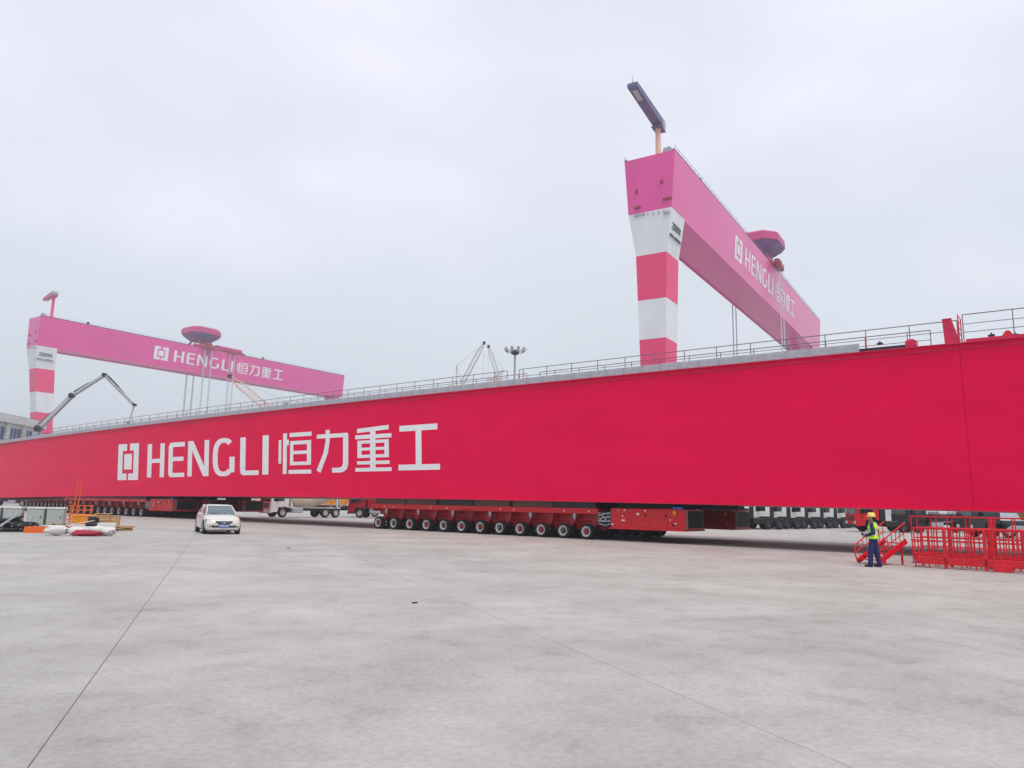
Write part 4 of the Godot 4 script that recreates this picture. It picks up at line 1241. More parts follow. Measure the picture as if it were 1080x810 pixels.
func nets(st: SurfaceTool, bones: Array, cell: float, k: float, color: Callable, keep = null, grow := 0.0) -> void:
	var lo := Vector3.ONE * 1e9
	var hi := -lo
	for b in bones:
		var r: Vector3 = Vector3.ONE * (max(b[2], b[3]) + grow + 3 * cell)
		lo = lo.min(b[0].min(b[1]) - r)
		hi = hi.max(b[0].max(b[1]) + r)
	var n := Vector3i(((hi - lo) / cell).ceil()) + Vector3i.ONE
	var f := PackedFloat32Array()
	f.resize(n.x * n.y * n.z)
	f.fill(1.0)
	for b in bones:
		var r: Vector3 = Vector3.ONE * (max(b[2], b[3]) + grow + 2.5 * cell + k)
		var i0 := Vector3i(((b[0].min(b[1]) - r - lo) / cell).floor()).clamp(Vector3i.ZERO, n - Vector3i.ONE)
		var i1 := Vector3i(((b[0].max(b[1]) + r - lo) / cell).ceil()).clamp(Vector3i.ZERO, n - Vector3i.ONE)
		for z in range(i0.z, i1.z + 1):
			for y in range(i0.y, i1.y + 1):
				for x in range(i0.x, i1.x + 1):
					var d := cap(lo + Vector3(x, y, z) * cell, b) - grow
					var q := (z * n.y + y) * n.x + x
					var a := f[q]
					if absf(a - d) >= k: f[q] = minf(a, d)
					else:
						var h := 0.5 + 0.5 * (a - d) / k
						f[q] = lerpf(a, d, h) - k * h * (1.0 - h)
	var vert := {}
	var off := [Vector3i(0, 0, 0), Vector3i(1, 0, 0), Vector3i(0, 1, 0), Vector3i(1, 1, 0), Vector3i(0, 0, 1), Vector3i(1, 0, 1), Vector3i(0, 1, 1), Vector3i(1, 1, 1)]
	var edge := [[0, 1], [2, 3], [4, 5], [6, 7], [0, 2], [1, 3], [4, 6], [5, 7], [0, 4], [1, 5], [2, 6], [3, 7]]
	for z in n.z - 1:
		for y in n.y - 1:
			for x in n.x - 1:
				var q := (z * n.y + y) * n.x + x
				var v := [f[q], f[q + 1], f[q + n.x], f[q + n.x + 1], f[q + n.x * n.y], f[q + n.x * n.y + 1], f[q + n.x * n.y + n.x], f[q + n.x * n.y + n.x + 1]]
				var c := 0
				for e in v: if e < 0.0: c += 1
				if c == 0 or c == 8: continue
				var s := Vector3.ZERO
				var m := 0
				for e in edge:
					if (v[e[0]] < 0.0) != (v[e[1]] < 0.0):
						s += Vector3(off[e[0]]).lerp(Vector3(off[e[1]]), v[e[0]] / (v[e[0]] - v[e[1]]))
						m += 1
				vert[q] = lo + (Vector3(x, y, z) + s / m) * cell
	st.set_smooth_group(1)
	var step := [1, n.x, n.x * n.y]
	for q in vert:
		for ax in 3:
			var u: int = step[(ax + 1) % 3]
			var w: int = step[(ax + 2) % 3]
			var in0: bool = f[q] < 0.0
			var in1: bool = f[q + step[ax]] < 0.0
			if in0 == in1: continue
			if not (vert.has(q - u) and vert.has(q - w) and vert.has(q - u - w)): continue
			var p := [vert[q], vert[q - u], vert[q - u - w], vert[q - w]]
			var mid: Vector3 = (p[0] + p[1] + p[2] + p[3]) / 4.0
			if keep != null and not keep.call(mid): continue
			var order := [0, 2, 1, 0, 3, 2] if in0 else [0, 1, 2, 0, 2, 3]
			for i in order:
				st.set_color(color.call(p[i]))
				st.add_vertex(p[i])

func build_person() -> void:
	var g := thing("person", "person in yellow helmet, lime safety vest and blue workwear standing by the red stair", "person", Vector3(11.74, 0, -24.28), 2.5)
	g.scale = Vector3.ONE * 0.95
	var B := []
	var torso := [[Vector3(0, .95, -.085), Vector3(0, .95, .085), .125, .125, 2], [Vector3(0, 1.10, -.07), Vector3(0, 1.10, .07), .118, .118, 1], [Vector3(-.01, 1.30, -.10), Vector3(-.01, 1.30, .10), .128, .128, 1], [Vector3(-.01, 1.42, -.145), Vector3(-.01, 1.42, .145), .072, .072, 1]]
	B.append_array(torso)
	B.append([Vector3(-.01, 1.44, 0), Vector3(.02, 1.56, 0), .06, .054, 0])
	for s in [-1, 1]:
		var fw := 0.10 if s < 0 else -0.12
		B.append([Vector3(0, .92, s * .095), Vector3(fw * .6 + .02, .50, s * .125), .112, .092, 2])
		B.append([Vector3(fw * .6 + .02, .50, s * .125), Vector3(fw, .11, s * .15), .092, .078, 2])
		B.append([Vector3(fw - .04, .05, s * .15), Vector3(fw + .16, .036, s * .175), .046, .036, 3])
		B.append([Vector3(fw - .01, .10, s * .15), Vector3(fw, .05, s * .15), .052, .046, 3])
	var wl := Vector3(.20, 1.03, -.14)
	var wr := Vector3(.21, 1.05, .12)
	B.append([Vector3(-.01, 1.415, -.19), Vector3(-.06, 1.14, -.26), .078, .064, 1])
	B.append([Vector3(-.06, 1.14, -.26), wl, .064, .046, 1])
	B.append([Vector3(-.01, 1.415, .19), Vector3(-.05, 1.15, .26), .078, .064, 1])
	B.append([Vector3(-.05, 1.15, .26), wr, .064, .046, 1])
	var pal := [Color(.42, .23, .15), Color(.010, .016, .085), Color(.009, .016, .10), Color(.012, .012, .014), Color(.01, .008, .008)]
	var near := func(bones: Array, p: Vector3) -> Color:
		var best := 1e9
		var ci := 0
		for b in bones:
			var d := cap(p, b)
			if d < best: best = d; ci = b[4]
		return pal[ci]
	var st := nst()
	nets(st, B, 0.017, 0.03, func(p): return near.call(B, p))
	# head with nose, ears, jaw, hair
	var H := [[Vector3(.035, 1.655, 0), Vector3(.025, 1.62, 0), .098, .092, 0], [Vector3(.06, 1.56, 0), Vector3(.085, 1.545, 0), .052, .042, 0], [Vector3(.125, 1.62, 0), Vector3(.148, 1.595, 0), .012, .016, 0], [Vector3(.02, 1.615, -.095), Vector3(.015, 1.585, -.097), .017, .013, 0], [Vector3(.02, 1.615, .095), Vector3(.015, 1.585, .097), .017, .013, 0], [Vector3(-.03, 1.66, 0), Vector3(-.045, 1.60, 0), .09, .072, 4], [Vector3(.115, 1.57, -.02), Vector3(.115, 1.57, .02), .012, .012, 0]]
	nets(st, H, 0.009, 0.014, func(p): return near.call(H, p))
	# hands: palm, four fingers curled, thumb
	for h in [[wl, Vector3(.62, -.12, .5), Vector3(.2, -.9, .1)], [wr, Vector3(.62, -.15, -.5), Vector3(.2, -.9, -.1)]]:
		var d: Vector3 = h[1].normalized()
		var across: Vector3 = h[2].normalized()
		var palm: Vector3 = d.cross(across).normalized()
		if palm.x > 0.0: palm = -palm
		var w: Vector3 = h[0] + d * 0.02
		var F := [[w, w + d * 0.085 + across * 0.018, .028, .022, 0], [w + d * 0.02, w + d * 0.085 - across * 0.022, .026, .020, 0]]
		for i in 4:
			var o: Vector3 = w + d * 0.09 + across * (0.032 - i * 0.020)
			var l: float = [0.036, 0.042, 0.040, 0.032][i]
			var k1: Vector3 = o + d * l + palm * 0.010
			var k2: Vector3 = k1 + (d * 0.35 + palm * 0.9).normalized() * l * 0.75
			F.append([o - d * 0.015, k1, .010, .009, 0])
			F.append([k1, k2, .009, .0085, 0])
			F.append([k2, k2 + (palm * 0.7 - d * 0.6).normalized() * l * 0.5, .0085, .008, 0])
		var t0: Vector3 = w + d * 0.025 - across * 0.028
		F.append([t0, t0 + (d * 0.6 - across * 0.7).normalized() * 0.045, .013, .011, 0])
		F.append([t0 + (d * 0.6 - across * 0.7).normalized() * 0.045, t0 + (d * 0.6 - across * 0.7).normalized() * 0.045 + (d + palm * 0.5).normalized() * 0.032, .011, .009, 0])
		nets(st, F, 0.005, 0.006, func(_p): return pal[0])
	obj("body", st, M.body, g)
	# vest over the torso, with pale reflective bands
	st = nst()
	var lime := Color(.47, .83, .02)
	var band := Color(.70, .72, .70)
	var vest := torso.duplicate()
	vest.append([Vector3(-.01, 1.415, -.17), Vector3(-.03, 1.33, -.19), .062, .06, 1])
	vest.append([Vector3(-.01, 1.415, .17), Vector3(-.03, 1.33, .19), .062, .06, 1])
	var vest_color := func(p: Vector3) -> Color:
		if (p.y > 1.035 and p.y < 1.085) or (p.y > 1.15 and p.y < 1.20): return band
		if p.y > 1.20 and absf(absf(p.z) - .095) < .026: return band
		return lime
	nets(st, vest, 0.0125, 0.03, vest_color, func(p): return p.y > 0.93 and p.y < 1.475 and not (p.x > 0.09 and absf(p.z) < 0.035), 0.022)
	obj("safety_vest", st, M.hivis, g)
	st = nst()
	lathe(st, [[0.135, 1.665], [0.137, 1.69], [0.126, 1.74], [0.10, 1.785], [0.06, 1.81], [0.0, 1.818]], 20, T(0.02, 0, 0))
	loft(st, [[Vector3(.12, 1.672, -.09), Vector3(.12, 1.682, -.09), Vector3(.12, 1.682, .09), Vector3(.12, 1.672, .09)], [Vector3(.205, 1.655, -.05), Vector3(.205, 1.663, -.05), Vector3(.205, 1.663, .05), Vector3(.205, 1.655, .05)]], true, -1)
	bar(st, Vector3(-.08, 1.785, 0), Vector3(.12, 1.785, 0), 0.03, 0.06)
	obj("helmet", st, M.helmet, g)
	st = nst()
	path(st, [Vector3(.06, 1.67, -.10), Vector3(.085, 1.545, -.05), Vector3(.09, 1.535, 0), Vector3(.085, 1.545, .05), Vector3(.06, 1.67, .10)], 0.006, 5)
	obj("chin_strap", st, M.black, g)
	st = nst(); box(st, Vector3(-.035, -.07, -.01), Vector3(.035, .07, .01), 0.006)
	var ph := inst(numbered("handset"), mesh_of(st), M.black, self, Transform3D(Basis(Vector3.UP, 2.5) * Basis(Vector3(0, 0, 1), -0.6), Vector3(11.74, 0, -24.28) + Basis(Vector3.UP, 2.5) * Vector3(.31, 1.055, -.03) * 0.95))
	tag(ph, "small black handset held in the hands of the worker in the lime vest", "handset")

# ------------------------------------------------------------------ red platforms and stair
func build_platform(label: String, at: Vector3, turn: float, length: float, depth: float, height: float, gaps: Array, sparse: int) -> void:
	var g := thing("railed_platform", label, "platform", at, turn, "red railed platforms")
	var st := nst()
	box(st, Vector3(0.05, 0.12, -0.08), Vector3(length, 0.36, 0.0), 0.01)
	box(st, Vector3(0.05, 0.12, -depth), Vector3(length, 0.36, -depth + 0.08), 0.01)
	box(st, Vector3(0.05, 0.12, -depth + 0.08), Vector3(0.13, 0.36, -0.08), 0.01)
	obj("base_beam", st, M.rail_red, g)
	st = nst()
	for k in int(length / 0.12): box(st, Vector3(0.14 + k * 0.12, 0.32, -depth + 0.08), Vector3(0.17 + k * 0.12, 0.35, -0.08), 0.0)
	obj("deck_grating", st, M.dark_red, g)
	for z in [-0.04, -depth + 0.04]:
		for h in [height, lerpf(0.36, height, 0.66), lerpf(0.36, height, 0.33)]:
			st = nst(); tube(st, Vector3(0.0, h, z), Vector3(length, h, z), 0.024 if h == height else 0.016, -1, 7)
			obj("rail", st, M.rail_red, g)
		var x := 0.02
		var k := 0
		while x < length:
			st = nst()
			if k % 5 == 4: box(st, Vector3(x - 0.05, 0.0, z - 0.04), Vector3(x + 0.05, height, z + 0.04), 0.008)
			else: tube(st, Vector3(x, 0.05 if k % 2 else 0.0, z), Vector3(x, height, z), 0.02, -1, 7)
			obj("post", st, M.rail_red, g)
			x += gaps[k % gaps.size()]; k += 1
	for z in [-0.04]:
		var kk := 0
		while kk < sparse:
			st = nst(); tube(st, Vector3(0.15 + kk * 0.47, 0.3, z - 0.35), Vector3(0.15 + kk * 0.47, height, z - 0.35), 0.02, -1, 6)
			obj("post", st, M.rail_red, g)
			kk += 1
	for h in [height, 0.8]:
		st = nst(); tube(st, Vector3(0.0, h, -depth + 0.04), Vector3(0.0, h, -0.04), 0.02, -1, 6)
		obj("rail", st, M.rail_red, g)
	for x in [2.15, 3.3]:
		st = nst()
		box(st, Vector3(x, 0.0, -0.35), Vector3(x + (0.5 if x < 3 else 1.0), 0.118, 0.16), 0.01)
		box(st, Vector3(x, 0.12, 0.003), Vector3(x + (0.5 if x < 3 else 1.0), 0.20, 0.12), 0.01)
		obj("foot_plate", st, M.rail_red, g)

func build_stair() -> void:
	var g := thing("access_stair", "low sloping red steel stair with hooped handrails behind the worker in the lime vest", "stair", Vector3(12.22, 0, -25.0), 0.45)
	var run := 1.42
	var rise := 0.74
	for z in [0.0, -0.8]:
		var st := nst()
		bar(st, Vector3(0.0, 0.09, z), Vector3(run, rise + 0.05, z), 0.05, 0.17)
		obj("stringer", st, M.rail_red, g)
		st = nst()
		path(st, [Vector3(-0.02, 0.06, z), Vector3(-0.12, 0.35, z), Vector3(-0.11, 0.55, z), Vector3(-0.03, 0.67, z), Vector3(0.10, 0.74, z), Vector3(run, rise + 0.68, z)], 0.022, 7)
		path(st, [Vector3(-0.12, 0.38, z), Vector3(run, rise + 0.36, z)], 0.017, 6)
		var hr := obj("handrail", st, M.rail_red, g)
		for k in 7:
			st = nst()
			var x := 0.10 + k * 0.205
			var y0 := 0.10 + x / run * (rise - 0.05)
			path(st, [Vector3(x, y0, z), Vector3(x - 0.02, y0 + 0.35, z), Vector3(x - 0.02, y0 + 0.5, z), Vector3(x - 0.07, y0 + 0.585, z)], 0.013, 6)
			obj("baluster", st, M.dark_red if k % 2 else M.rail_red, hr)
	for k in 6:
		var st := nst()
		var x := 0.14 + k * 0.225
		var y := 0.09 + x / run * (rise - 0.04)
		box(st, Vector3(x - 0.11, y - 0.015, -0.77), Vector3(x + 0.11, y + 0.015, -0.03), 0.004)
		obj("step", st, M.rail_red, g)
	for z in [-0.06, -0.74]:
		var st := nst(); bar(st, Vector3(1.25, 0.0, z), Vector3(1.25, 0.6, z), 0.05, 0.05)
		obj("leg", st, M.rail_red, g)

# ------------------------------------------------------------------ loose goods at the left
func sack_shape(sx: float, sy: float, sz: float, sd: int) -> SurfaceTool:
	var n := FastNoiseLite.new()
	n.seed = sd; n.frequency = 1.6
	var st := nst()
	var rings := []
	for i in 9:
		var a := -PI / 2 + PI * i / 8
		var r := []
		for j in 14:
			var b := TAU * j / 14
			var d := Vector3(signf(sin(a)) * pow(absf(sin(a)), 0.7), cos(a) * sin(b) * 0.9, cos(a) * cos(b))
			var k := 1.0 + 0.6 * n.get_noise_3dv(d * 0.9)
			r.append(Vector3(d.x * sx * k, max(0.0, sy + d.y * sy * k), d.z * sz * k))
		rings.append(r)
	loft(st, rings)
	return st

func build_goods() -> void:
	# grey cabinets standing in a row
	var names := ["half cut off by the left picture edge", "second from the left picture edge", "third from the left picture edge", "fourth in the row, nearest the orange stand"]
	for k in 4:
		var g := thing("steel_cabinet", "pale grey steel cabinet, %s" % names[k], "cabinet", Vector3(-27.15 + k * 0.88 + (0.16 if k > 1 else 0.0), 0.10, -39.6 - k * 0.30), 0.36, "grey cabinets in the loose goods")
		var st := nst(); box(st, Vector3(-0.40, 0.05, -0.38), Vector3(0.40, 0.93, 0.38), 0.015)
		obj("body", st, M.cabinet, g)
		st = nst(); box(st, Vector3(-0.43, 0.932, -0.41), Vector3(0.43, 1.03, 0.41), 0.02)
		obj("lid", st, M.white_paint, g)
		st = nst(); box(st, Vector3(-0.35, 0.12, 0.381), Vector3(0.35, 0.86, 0.392), 0.004)
		var d := obj("door", st, M.cabinet, g)
		st = nst(); box(st, Vector3(0.24, 0.44, 0.393), Vector3(0.27, 0.58, 0.42), 0.006)
		obj("handle", st, M.dark_steel, d)
		st = nst()
		for x in [-0.36, 0.28]: box(st, Vector3(x, -0.10, -0.36), Vector3(x + 0.08, 0.048, 0.36), 0.0)
		obj("skid", st, M.timber, g)
	# heap of dark hoses
	var g2 := thing("hose_heap", "tangled heap of dark hoses and cables at the left picture edge", "hose heap", Vector3(-23.6, 0, -36.2), 0.3)
	rng.seed = 77
	for k in 9:
		var st := nst()
		var pts := []
		var r := rng.randf_range(0.3, 0.55)
		var cx := rng.randf_range(-0.9, 0.55)
		var cz := rng.randf_range(-0.4, 0.4)
		var lvl := 0.06 + 0.075 * k
		for i in 17:
			var a := TAU * i / 16
			pts.append(Vector3(cx + cos(a) * r * 1.3, max(0.05, lvl + 0.08 * sin(a * 2 + k)), cz + sin(a) * r * 0.8))
		path(st, pts, 0.045, 6)
		obj("hose_coil", st, [M.black, M.dark_steel, M.black][k % 3], g2)
	var st2 := nst(); box(st2, Vector3(-1.2, 0.0, -0.5), Vector3(0.9, 0.04, 0.5), 0.0)
	obj("ground_sheet", st2, M.dark_steel, g2)
	st2 = nst(); bar(st2, Vector3(-0.75, 0.05, 0), Vector3(0.35, 1.0, -0.25), 0.09, 0.09)
	solo("steel_prop", st2, M.galv, "grey steel bar leaning on the dark hose heap", "steel bar", Vector3(-22.95, 0, -34.75), 0.35)
	# orange channel sections
	for k in 2:
		st2 = nst()
		prism(st2, [[0, 0], [0.28, 0], [0.28, 0.04], [0.04, 0.04], [0.04, 0.24], [0.28, 0.24], [0.28, 0.28], [0, 0.28]], -1.3, 1.1 + 0.3 * k, Transform3D(Basis(Vector3(0, 0, -1), Vector3.UP, Vector3(1, 0, 0)), Vector3.ZERO))
		solo("steel_channel", st2, M.orange, ["orange steel channel lying nearest the camera below the grey cabinets", "orange steel channel lying just behind another one below the grey cabinets"][k], "steel channel", Vector3(-21.35 - k * 0.1, 0, -35.6 - k * 0.45), 0.36, "orange steel channels")
	st2 = nst()
	prism(st2, [[-1.1, 0.30], [-0.3, 0.28], [1.05, 0.56], [1.05, 0.60], [-0.3, 0.33], [-1.1, 0.34]], -0.25, 0.25)
	solo("bent_sheet", st2, M.sack, "bent pale sheet lying across the orange channels", "sheet", Vector3(-21.2, 0, -36.3), 0.36)
	# orange tubular stand with a tall hoop
	var s := thing("tubular_stand", "orange tubular rack with a tall narrow hoop rising in front of the girder", "rack", Vector3(-24.1, 0, -42.1), 0.4)
	for z in [0.0, -0.5]:
		var st := nst()
		for x in [-0.45, -0.15, 0.2, 0.55]: tube(st, Vector3(x, 0, z), Vector3(x + 0.02, 1.25 - 0.06 * absf(x), z), 0.025, -1, 6)
		for h in [0.45, 0.72, 0.98, 1.22]: tube(st, Vector3(-0.55, h, z), Vector3(0.65, h, z), 0.022, -1, 6)
		obj("frame", st, M.orange, s)
	var st3 := nst()
	for h in [0.45, 0.98, 1.22]:
		for x in [-0.55, 0.65]: tube(st3, Vector3(x, h, 0), Vector3(x, h, -0.5), 0.02, -1, 6)
	obj("cross_rail", st3, M.orange, s)
	st3 = nst()
	path(st3, [Vector3(-0.30, 0.45, 0.03), Vector3(-0.22, 1.9, 0.03), Vector3(-0.20, 2.40, 0.03), Vector3(-0.14, 2.52, 0.03), Vector3(-0.05, 2.52, 0.03), Vector3(0.0, 2.40, 0.03), Vector3(-0.06, 1.4, 0.03), Vector3(-0.04, 0.45, 0.03)], 0.028, 7)
	obj("hoop", st3, M.orange, s)
	# yellow box
	var yb := thing("tool_chest", "low yellow orange steel chest in front of the orange rack", "chest", Vector3(-22.1, 0, -39.2), 0.36)
	st3 = nst(); box(st3, Vector3(-0.55, 0.28, -0.3), Vector3(0.50, 0.72, 0.3), 0.02)
	obj("body", st3, M.yellow, yb)
	st3 = nst(); box(st3, Vector3(-0.57, 0.722, -0.32), Vector3(0.52, 0.78, 0.32), 0.02)
	obj("lid", st3, M.yellow, yb)
	st3 = nst()
	for x in [-0.5, 0.35]: box(st3, Vector3(x, 0.0, -0.28), Vector3(x + 0.12, 0.278, 0.28), 0.0)
	obj("skid", st3, M.timber, yb)
	# compressor
	var cp := thing("small_compressor", "small black machine standing between white boxes", "machine", Vector3(-20.55, 0, -37.2), 0.6)
	st3 = nst(); tube(st3, Vector3(-0.3, 0.34, 0), Vector3(0.3, 0.34, 0), 0.19, -1, 14)
	obj("tank", st3, M.black, cp)
	st3 = nst(); box(st3, Vector3(-0.22, 0.52, -0.15), Vector3(0.12, 0.78, 0.15), 0.05); tube(st3, Vector3(0.2, 0.5, 0), Vector3(0.2, 0.72, 0), 0.07, -1, 10)
	obj("motor", st3, M.dark_steel, cp)
	st3 = nst()
	for x in [-0.25, 0.25]:
		for z in [-0.15, 0.15]: tube(st3, Vector3(x, 0, z), Vector3(x * 0.9, 0.3, z * 0.6), 0.025, -1, 6)
	obj("leg", st3, M.dark_steel, cp)
	# white cartons
	for k in 3:
		st3 = nst(); box(st3, Vector3(-0.40, 0, -0.25), Vector3(0.40, 0.34 + 0.13 * (k % 2), 0.25), 0.02)
		solo("white_carton", st3, M.sack, ["white carton left of the small black machine", "white carton right of the small black machine", "white carton behind the red roll"][k], "carton", [Vector3(-21.45, 0, -37.5), Vector3(-19.75, 0, -37.0), Vector3(-19.9, 0, -35.3)][k], 0.4 + 0.1 * k, "white cartons")
	# sacks and the red roll
	var sk := [[Vector3(-19.9, 0, -33.2), 0.45, 0.24, "large white sack lying nearest the camera"], [Vector3(-19.15, 0, -33.5), 0.40, 0.20, "white sack lying against the left end of the red roll"], [Vector3(-18.6, 0, -34.3), 0.5, 0.22, "flattened white sack lying behind the red roll"], [Vector3(-18.05, 0, -34.0), 0.36, 0.2, "grey white sack at the right end of the red roll"]]
	for k in 4:
		solo("white_sack", sack_shape(sk[k][1], sk[k][2], 0.28, 4 + k), M.sack, sk[k][3], "sack", sk[k][0], 0.5 - 0.35 * k, "white sacks among the loose goods")
	solo("cloth_roll", sack_shape(0.62, 0.13, 0.17, 19), M.tarp, "dark pink cloth roll lying in front of the white sacks", "cloth roll", Vector3(-18.55, 0, -33.3), 0.2)
	# wooden boxes
	var wb := [["plywood_box", "long plywood box lying by the transporter wheels", Vector3(-25.2, 0, -46.6), 0.42, 2.0, 0.55, 0.7], ["plywood_crate", "small plywood crate in front of the long plywood box", Vector3(-20.75, 0, -38.7), 0.5, 0.75, 0.52, 0.6], ["plywood_crate", "plywood crate standing behind the small crate with a dark gap under its lid", Vector3(-21.75, 0, -40.3), 0.3, 0.7, 0.80, 0.6], ["plywood_crate", "flat plywood crate lying at the left end of the long plywood box", Vector3(-24.0, 0, -44.2), 0.25, 0.9, 0.38, 0.7]]
	for b in wb:
		var g := thing(b[0], b[1], "crate", b[2], b[3], "wooden boxes among the loose goods")
		var w: float = b[4] / 2
		var st := nst(); box(st, Vector3(-w, 0.08, -b[6] / 2), Vector3(w, b[5], b[6] / 2), 0.008)
		obj("panel", st, M.wood, g)
		st = nst(); box(st, Vector3(-w - 0.03, b[5] + 0.03, -b[6] / 2 - 0.03), Vector3(w + 0.03, b[5] + 0.06, b[6] / 2 + 0.03), 0.005)
		obj("lid", st, M.wood, g)
		for x in [-w + 0.06, w - 0.06]:
			st = nst(); box(st, Vector3(x - 0.05, 0.0, -b[6] / 2 - 0.022), Vector3(x + 0.05, b[5] + 0.029, -b[6] / 2 - 0.001), 0.003)
			box(st, Vector3(x - 0.05, 0.0, b[6] / 2 + 0.001), Vector3(x + 0.05, b[5] + 0.029, b[6] / 2 + 0.022), 0.003)
			box(st, Vector3(x - 0.05, 0.0, -b[6] / 2), Vector3(x + 0.05, 0.078, b[6] / 2), 0.0)
			obj("batten", st, M.wood, g)
	# pallets with separate boards, one leaning on the other's stack
	for k in 3:
		var pg := thing("timber_pallet", ["weathered timber pallet lying under two others in front of the grey cabinets", "weathered timber pallet in the middle of the stack of three", "weathered timber pallet lying askew on top of the stack of three"][k], "pallet", Vector3(-22.15, 0.135 * k, -37.6), 0.34 + 0.12 * k * (k - 1), "timber pallets in the stack")
		for q in 6:
			st3 = nst(); box(st3, Vector3(-0.55, 0.11, -0.48 + q * 0.165), Vector3(0.55, 0.132, -0.37 + q * 0.165), 0.003)
			obj("board", st3, M.wood if (q + k) % 3 else M.timber, pg)
		for q in 3:
			st3 = nst(); box(st3, Vector3(-0.52 + q * 0.47, 0.0, -0.48), Vector3(-0.42 + q * 0.47, 0.108, 0.45), 0.003)
			obj("bearer", st3, M.timber, pg)
	for k in 5:
		st3 = nst(); box(st3, Vector3(-0.55, 0, -0.07), Vector3(0.55, 0.05, 0.07), 0.004)
		solo("plank", st3, M.wood, "short plank in the low pile right of the small crate, %s from the ground" % ["first", "second", "third", "fourth", "topmost fifth"][k], "plank", Vector3(-20.35 + 0.03 * k, 0.051 * k, -39.6 + 0.04 * (k % 2)), 0.4 + 0.35 * (k % 3), "planks in the low pile")

# ------------------------------------------------------------------ ground
func build_ground() -> void:
	var ground := group_node("ground", self)
	ground.set_meta("kind", "structure")
	var st := nst()
	quad(st, Vector3(-1500, -0.02, 300), Vector3(1500, -0.02, 300), Vector3(1500, -0.02, -1600), Vector3(-1500, -0.02, -1600), Vector3(0, -10, 0))
	obj("apron", st, M.concrete[1], ground)
	var turn := 0.368
	var b := Basis(Vector3.UP, turn)
	var wx := 5.09
	var wz := 8.0
	st = nst()
	quad(st, b * Vector3(-1.0 - 10.5 * wx, -0.010, 14), b * Vector3(-1.0 + 14.5 * wx, -0.010, 14), b * Vector3(-1.0 + 14.5 * wx, -0.010, -82.4), b * Vector3(-1.0 - 10.5 * wx, -0.010, -82.4), Vector3(0, -10, 0))
	obj("joint_sealant", st, M.sealant, ground)
	st = nst()
	box(st, Vector3(0.004, -0.03, -wz + 0.004), Vector3(wx - 0.004, 0.0, -0.004), 0.003)
	var m := mesh_of(st)
	rng.seed = 5
	for i in range(-10, 14):
		for j in range(-2, 10):
			inst("slab", m, M.concrete[rng.randi() % 4], ground, Transform3D(b, b * Vector3(-1.0 + i * wx, 0, -10.2 + 8.0 - j * wz)))

func build_litter() -> void:
	for a in [[Vector3(-8.0, 0, -27.5), "small dark scrap on the bare concrete right of the white car"], [Vector3(-1.6, 0, -13.2), "small dark chip on the concrete in the middle foreground"]]:
		var st := nst()
		prism(st, [[-0.06, -0.02], [0.03, -0.03], [0.06, 0.012], [0.0, 0.03]], 0.0, 0.02, Transform3D(Basis(Vector3(1, 0, 0), -PI / 2), Vector3.ZERO))
		solo("debris", st, M.black, a[1], "debris", a[0], 0.4)

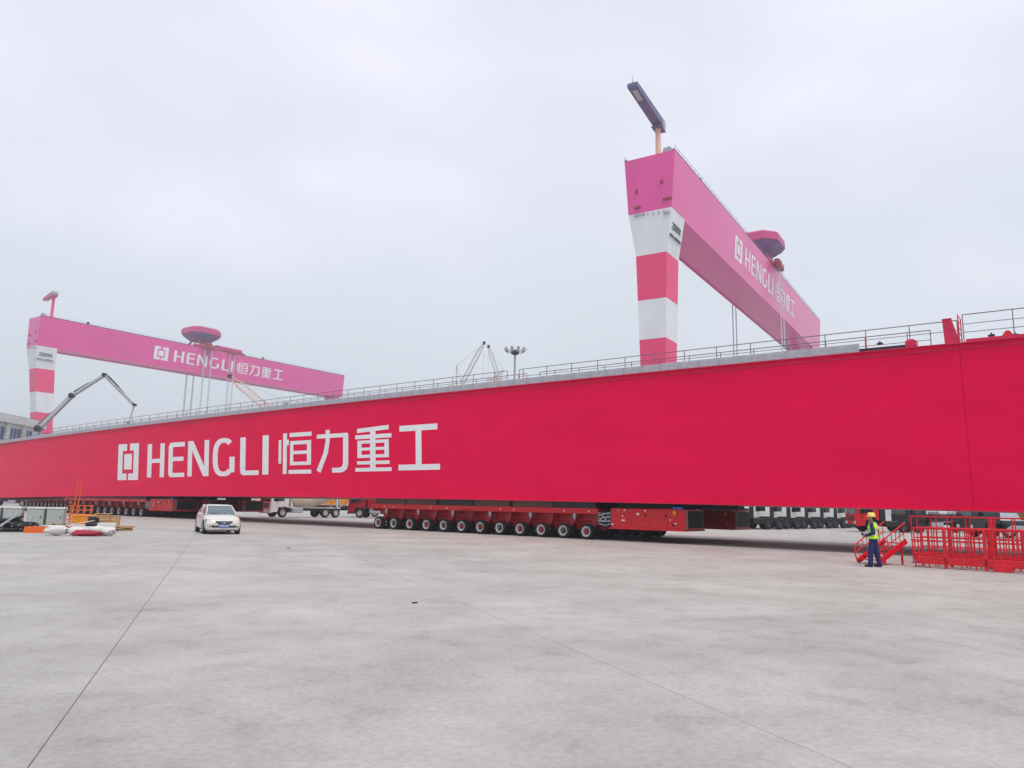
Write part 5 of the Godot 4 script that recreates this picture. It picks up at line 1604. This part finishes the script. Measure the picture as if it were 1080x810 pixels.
# ------------------------------------------------------------------ scene
func _ready() -> void:
	var cam := Camera3D.new()
	cam.name = "camera"
	cam.fov = rad_to_deg(2.0 * atan(405.0 / 780.0))
	cam.near = 0.1
	cam.far = 6000.0
	cam.transform = Transform3D(Basis(Vector3(1, 0, 0), PITCH) * Basis(Vector3(0, 0, 1), ROLL), Vector3(0, EYE, 0))
	add_child(cam)
	cam.current = true

	var sky := ProceduralSkyMaterial.new()
	sky.sky_top_color = Color(0.85, 0.855, 0.905)
	sky.sky_horizon_color = Color(0.80, 0.85, 0.88)
	sky.sky_curve = 0.35
	sky.ground_horizon_color = Color(0.86, 0.90, 0.935)
	sky.ground_bottom_color = Color(0.45, 0.45, 0.46)
	sky.sun_angle_max = 0.0
	var cloud := Image.create(512, 256, false, Image.FORMAT_RGBA8)
	var cn := FastNoiseLite.new()
	cn.seed = 12; cn.frequency = 1.9; cn.fractal_octaves = 5
	for y in 256:
		var la := PI * (0.5 - (y + 0.5) / 256.0)
		for x in 512:
			var lo := TAU * x / 512.0
			var v := clampf(0.5 + 0.8 * cn.get_noise_3d(cos(la) * cos(lo), sin(la) * 2.2, cos(la) * sin(lo)), 0, 1)
			cloud.set_pixel(x, y, Color(v, v, v, 1.0))
	sky.sky_cover = ImageTexture.create_from_image(cloud)
	sky.sky_cover_modulate = Color(0.42, 0.37, 0.40, 0.85)
	var env := Environment.new()
	env.background_mode = Environment.BG_SKY
	env.sky = Sky.new()
	env.sky.sky_material = sky
	env.background_energy_multiplier = 0.87
	env.tonemap_mode = Environment.TONE_MAPPER_LINEAR
	env.tonemap_exposure = 1.4
	env.sdfgi_enabled = true
	env.ssao_enabled = true
	env.ssil_enabled = true
	env.fog_enabled = true
	env.fog_density = 0.0007
	env.fog_light_color = Color(0.93, 0.94, 0.98)
	var we := WorldEnvironment.new()
	we.name = "environment"
	we.environment = env
	add_child(we)

	var sun := DirectionalLight3D.new()
	sun.name = "sun"
	sun.light_energy = 0.5
	sun.light_color = Color(1.0, 0.985, 0.96)
	sun.light_angular_distance = 20.0
	sun.shadow_enabled = true
	sun.rotation_degrees = Vector3(-62, 28, 0)
	add_child(sun)

	make_materials()
	var gl := glyph_strokes()
	var glyphs := {}
	for k in gl: glyphs[k] = glyph_mesh(gl[k])

	build_ground()
	build_girder(glyphs)
	var ra := Vector3(33.44, 0, -174.8)
	var la := Vector3(-238.2, 0, -358.9)
	build_gantry("red and white gantry crane on the right, its leg rising just behind the girder", ra, 0.565, 0.05, glyphs, [54.0, 1.0], 0.0, 9.2)
	build_gantry("farther red and white gantry crane on the left, spanning behind the girder's left half", la, 0.63, -1.75, glyphs, [58.4, 1.0], 8.0, 12.0)
	build_trolley("domed machinery trolley on top of the right gantry crane", ra, 0.565, 105.0)
	build_trolley("domed machinery trolley on top of the left gantry crane", la, 0.63, 89.0)
	build_lower_trolley(la, 0.63, 106.0)
	build_transport()
	build_office()
	build_mast_light()
	build_luffing("pale orange lattice jib crane slanting up under the left gantry crane's beam", Vector3(-69.0, 0, -220), 0.0, Vector3(-2.0, 27.5, 0), Vector3(-16.2, 38.6, 0), 1.9, M.lattice, M.lattice, Vector3(2.0, 31, 0))
	build_luffing("pale lattice jib crane leaning to the right, left of the floodlight mast", Vector3(-22.0, 0, -300), 0.0, Vector3(1.0, 50.0, 0), Vector3(10.0, 68.3, 0), 1.6, M.lattice_grey, M.lattice_white, Vector3(-1.0, 58.5, 0))
	build_luffing("pale lattice jib crane leaning to the left, next to the floodlight mast", Vector3(-6.5, 0, -300), 0.0, Vector3(1.0, 53.5, 0), Vector3(-3.6, 66.8, 0), 1.5, M.lattice_grey, M.lattice_white, Vector3(3.0, 57.0, 0))
	build_pump_truck()
	build_truck("mixer_truck", "white cab concrete mixer truck with beige drum seen under the girder", Vector3(-23.0, 0, -83.5), PI + 0.80, M.white_paint, "mixer")
	build_truck("crane_truck", "yellow truck crane beside the mixer truck, seen under the girder", Vector3(-20.6, 0, -97.0), 0.15, M.dark_steel, "crane")
	build_truck("tipper_truck", "dark red tipper truck beside the yellow truck crane, next to the nearest transporter's left end", Vector3(-14.3, 0, -88.5), PI - 0.15, M.dark_red, "tipper")
	var first: Node3D = null
	for k in 7:
		var p := Vector3(23.2, 0, -72.0).lerp(Vector3(40.6, 0, -90.0), k / 6.0)
		var lab := "white tractor unit parked in the row under the girder, %s from the nearest transporter" % ["first", "second", "third", "fourth", "fifth", "sixth", "seventh"][k]
		if first == null: first = build_truck("tractor_unit", lab, p, PI + 0.38, M.white_paint, "tractor", "white tractor units parked in a row")
		else: dup(first, lab, p, PI + 0.38 + 0.05 * sin(k * 2.3))
	build_truck("tractor_unit", "red tractor unit facing left behind the worker in the lime vest", Vector3(35.3, 0, -70.2), PI - 0.05, M.red, "tractor")
	build_truck("flatbed_truck", "black flatbed truck with white topped load beyond the red platforms", Vector3(42.9, 0, -74.5), PI + 0.1, M.black, "flatbed")
	build_truck("crane_truck", "yellow truck crane with dark cab beyond the red platforms at the right edge", Vector3(40.9, 0, -59.8), PI - 0.05, M.dark_steel, "crane")
	build_car()
	build_goods()
	build_stair()
	build_platform("red railed steel platform nearest the camera at the right picture edge", Vector3(13.2, 0, -24.6), G_TURN, 5.2, 1.3, 1.26, [0.24, 0.15, 0.27, 0.2, 0.2, 0.23], 9)
	build_platform("taller red railed steel platform standing behind the nearest one", Vector3(14.2, 0, -26.6), G_TURN, 5.6, 1.2, 1.62, [0.62, 0.5, 0.55, 0.7], 0)
	build_person()
	build_litter()
	for n in find_children("*", "MeshInstance3D", true, false):
		n.cast_shadow = GeometryInstance3D.SHADOW_CASTING_SETTING_ON
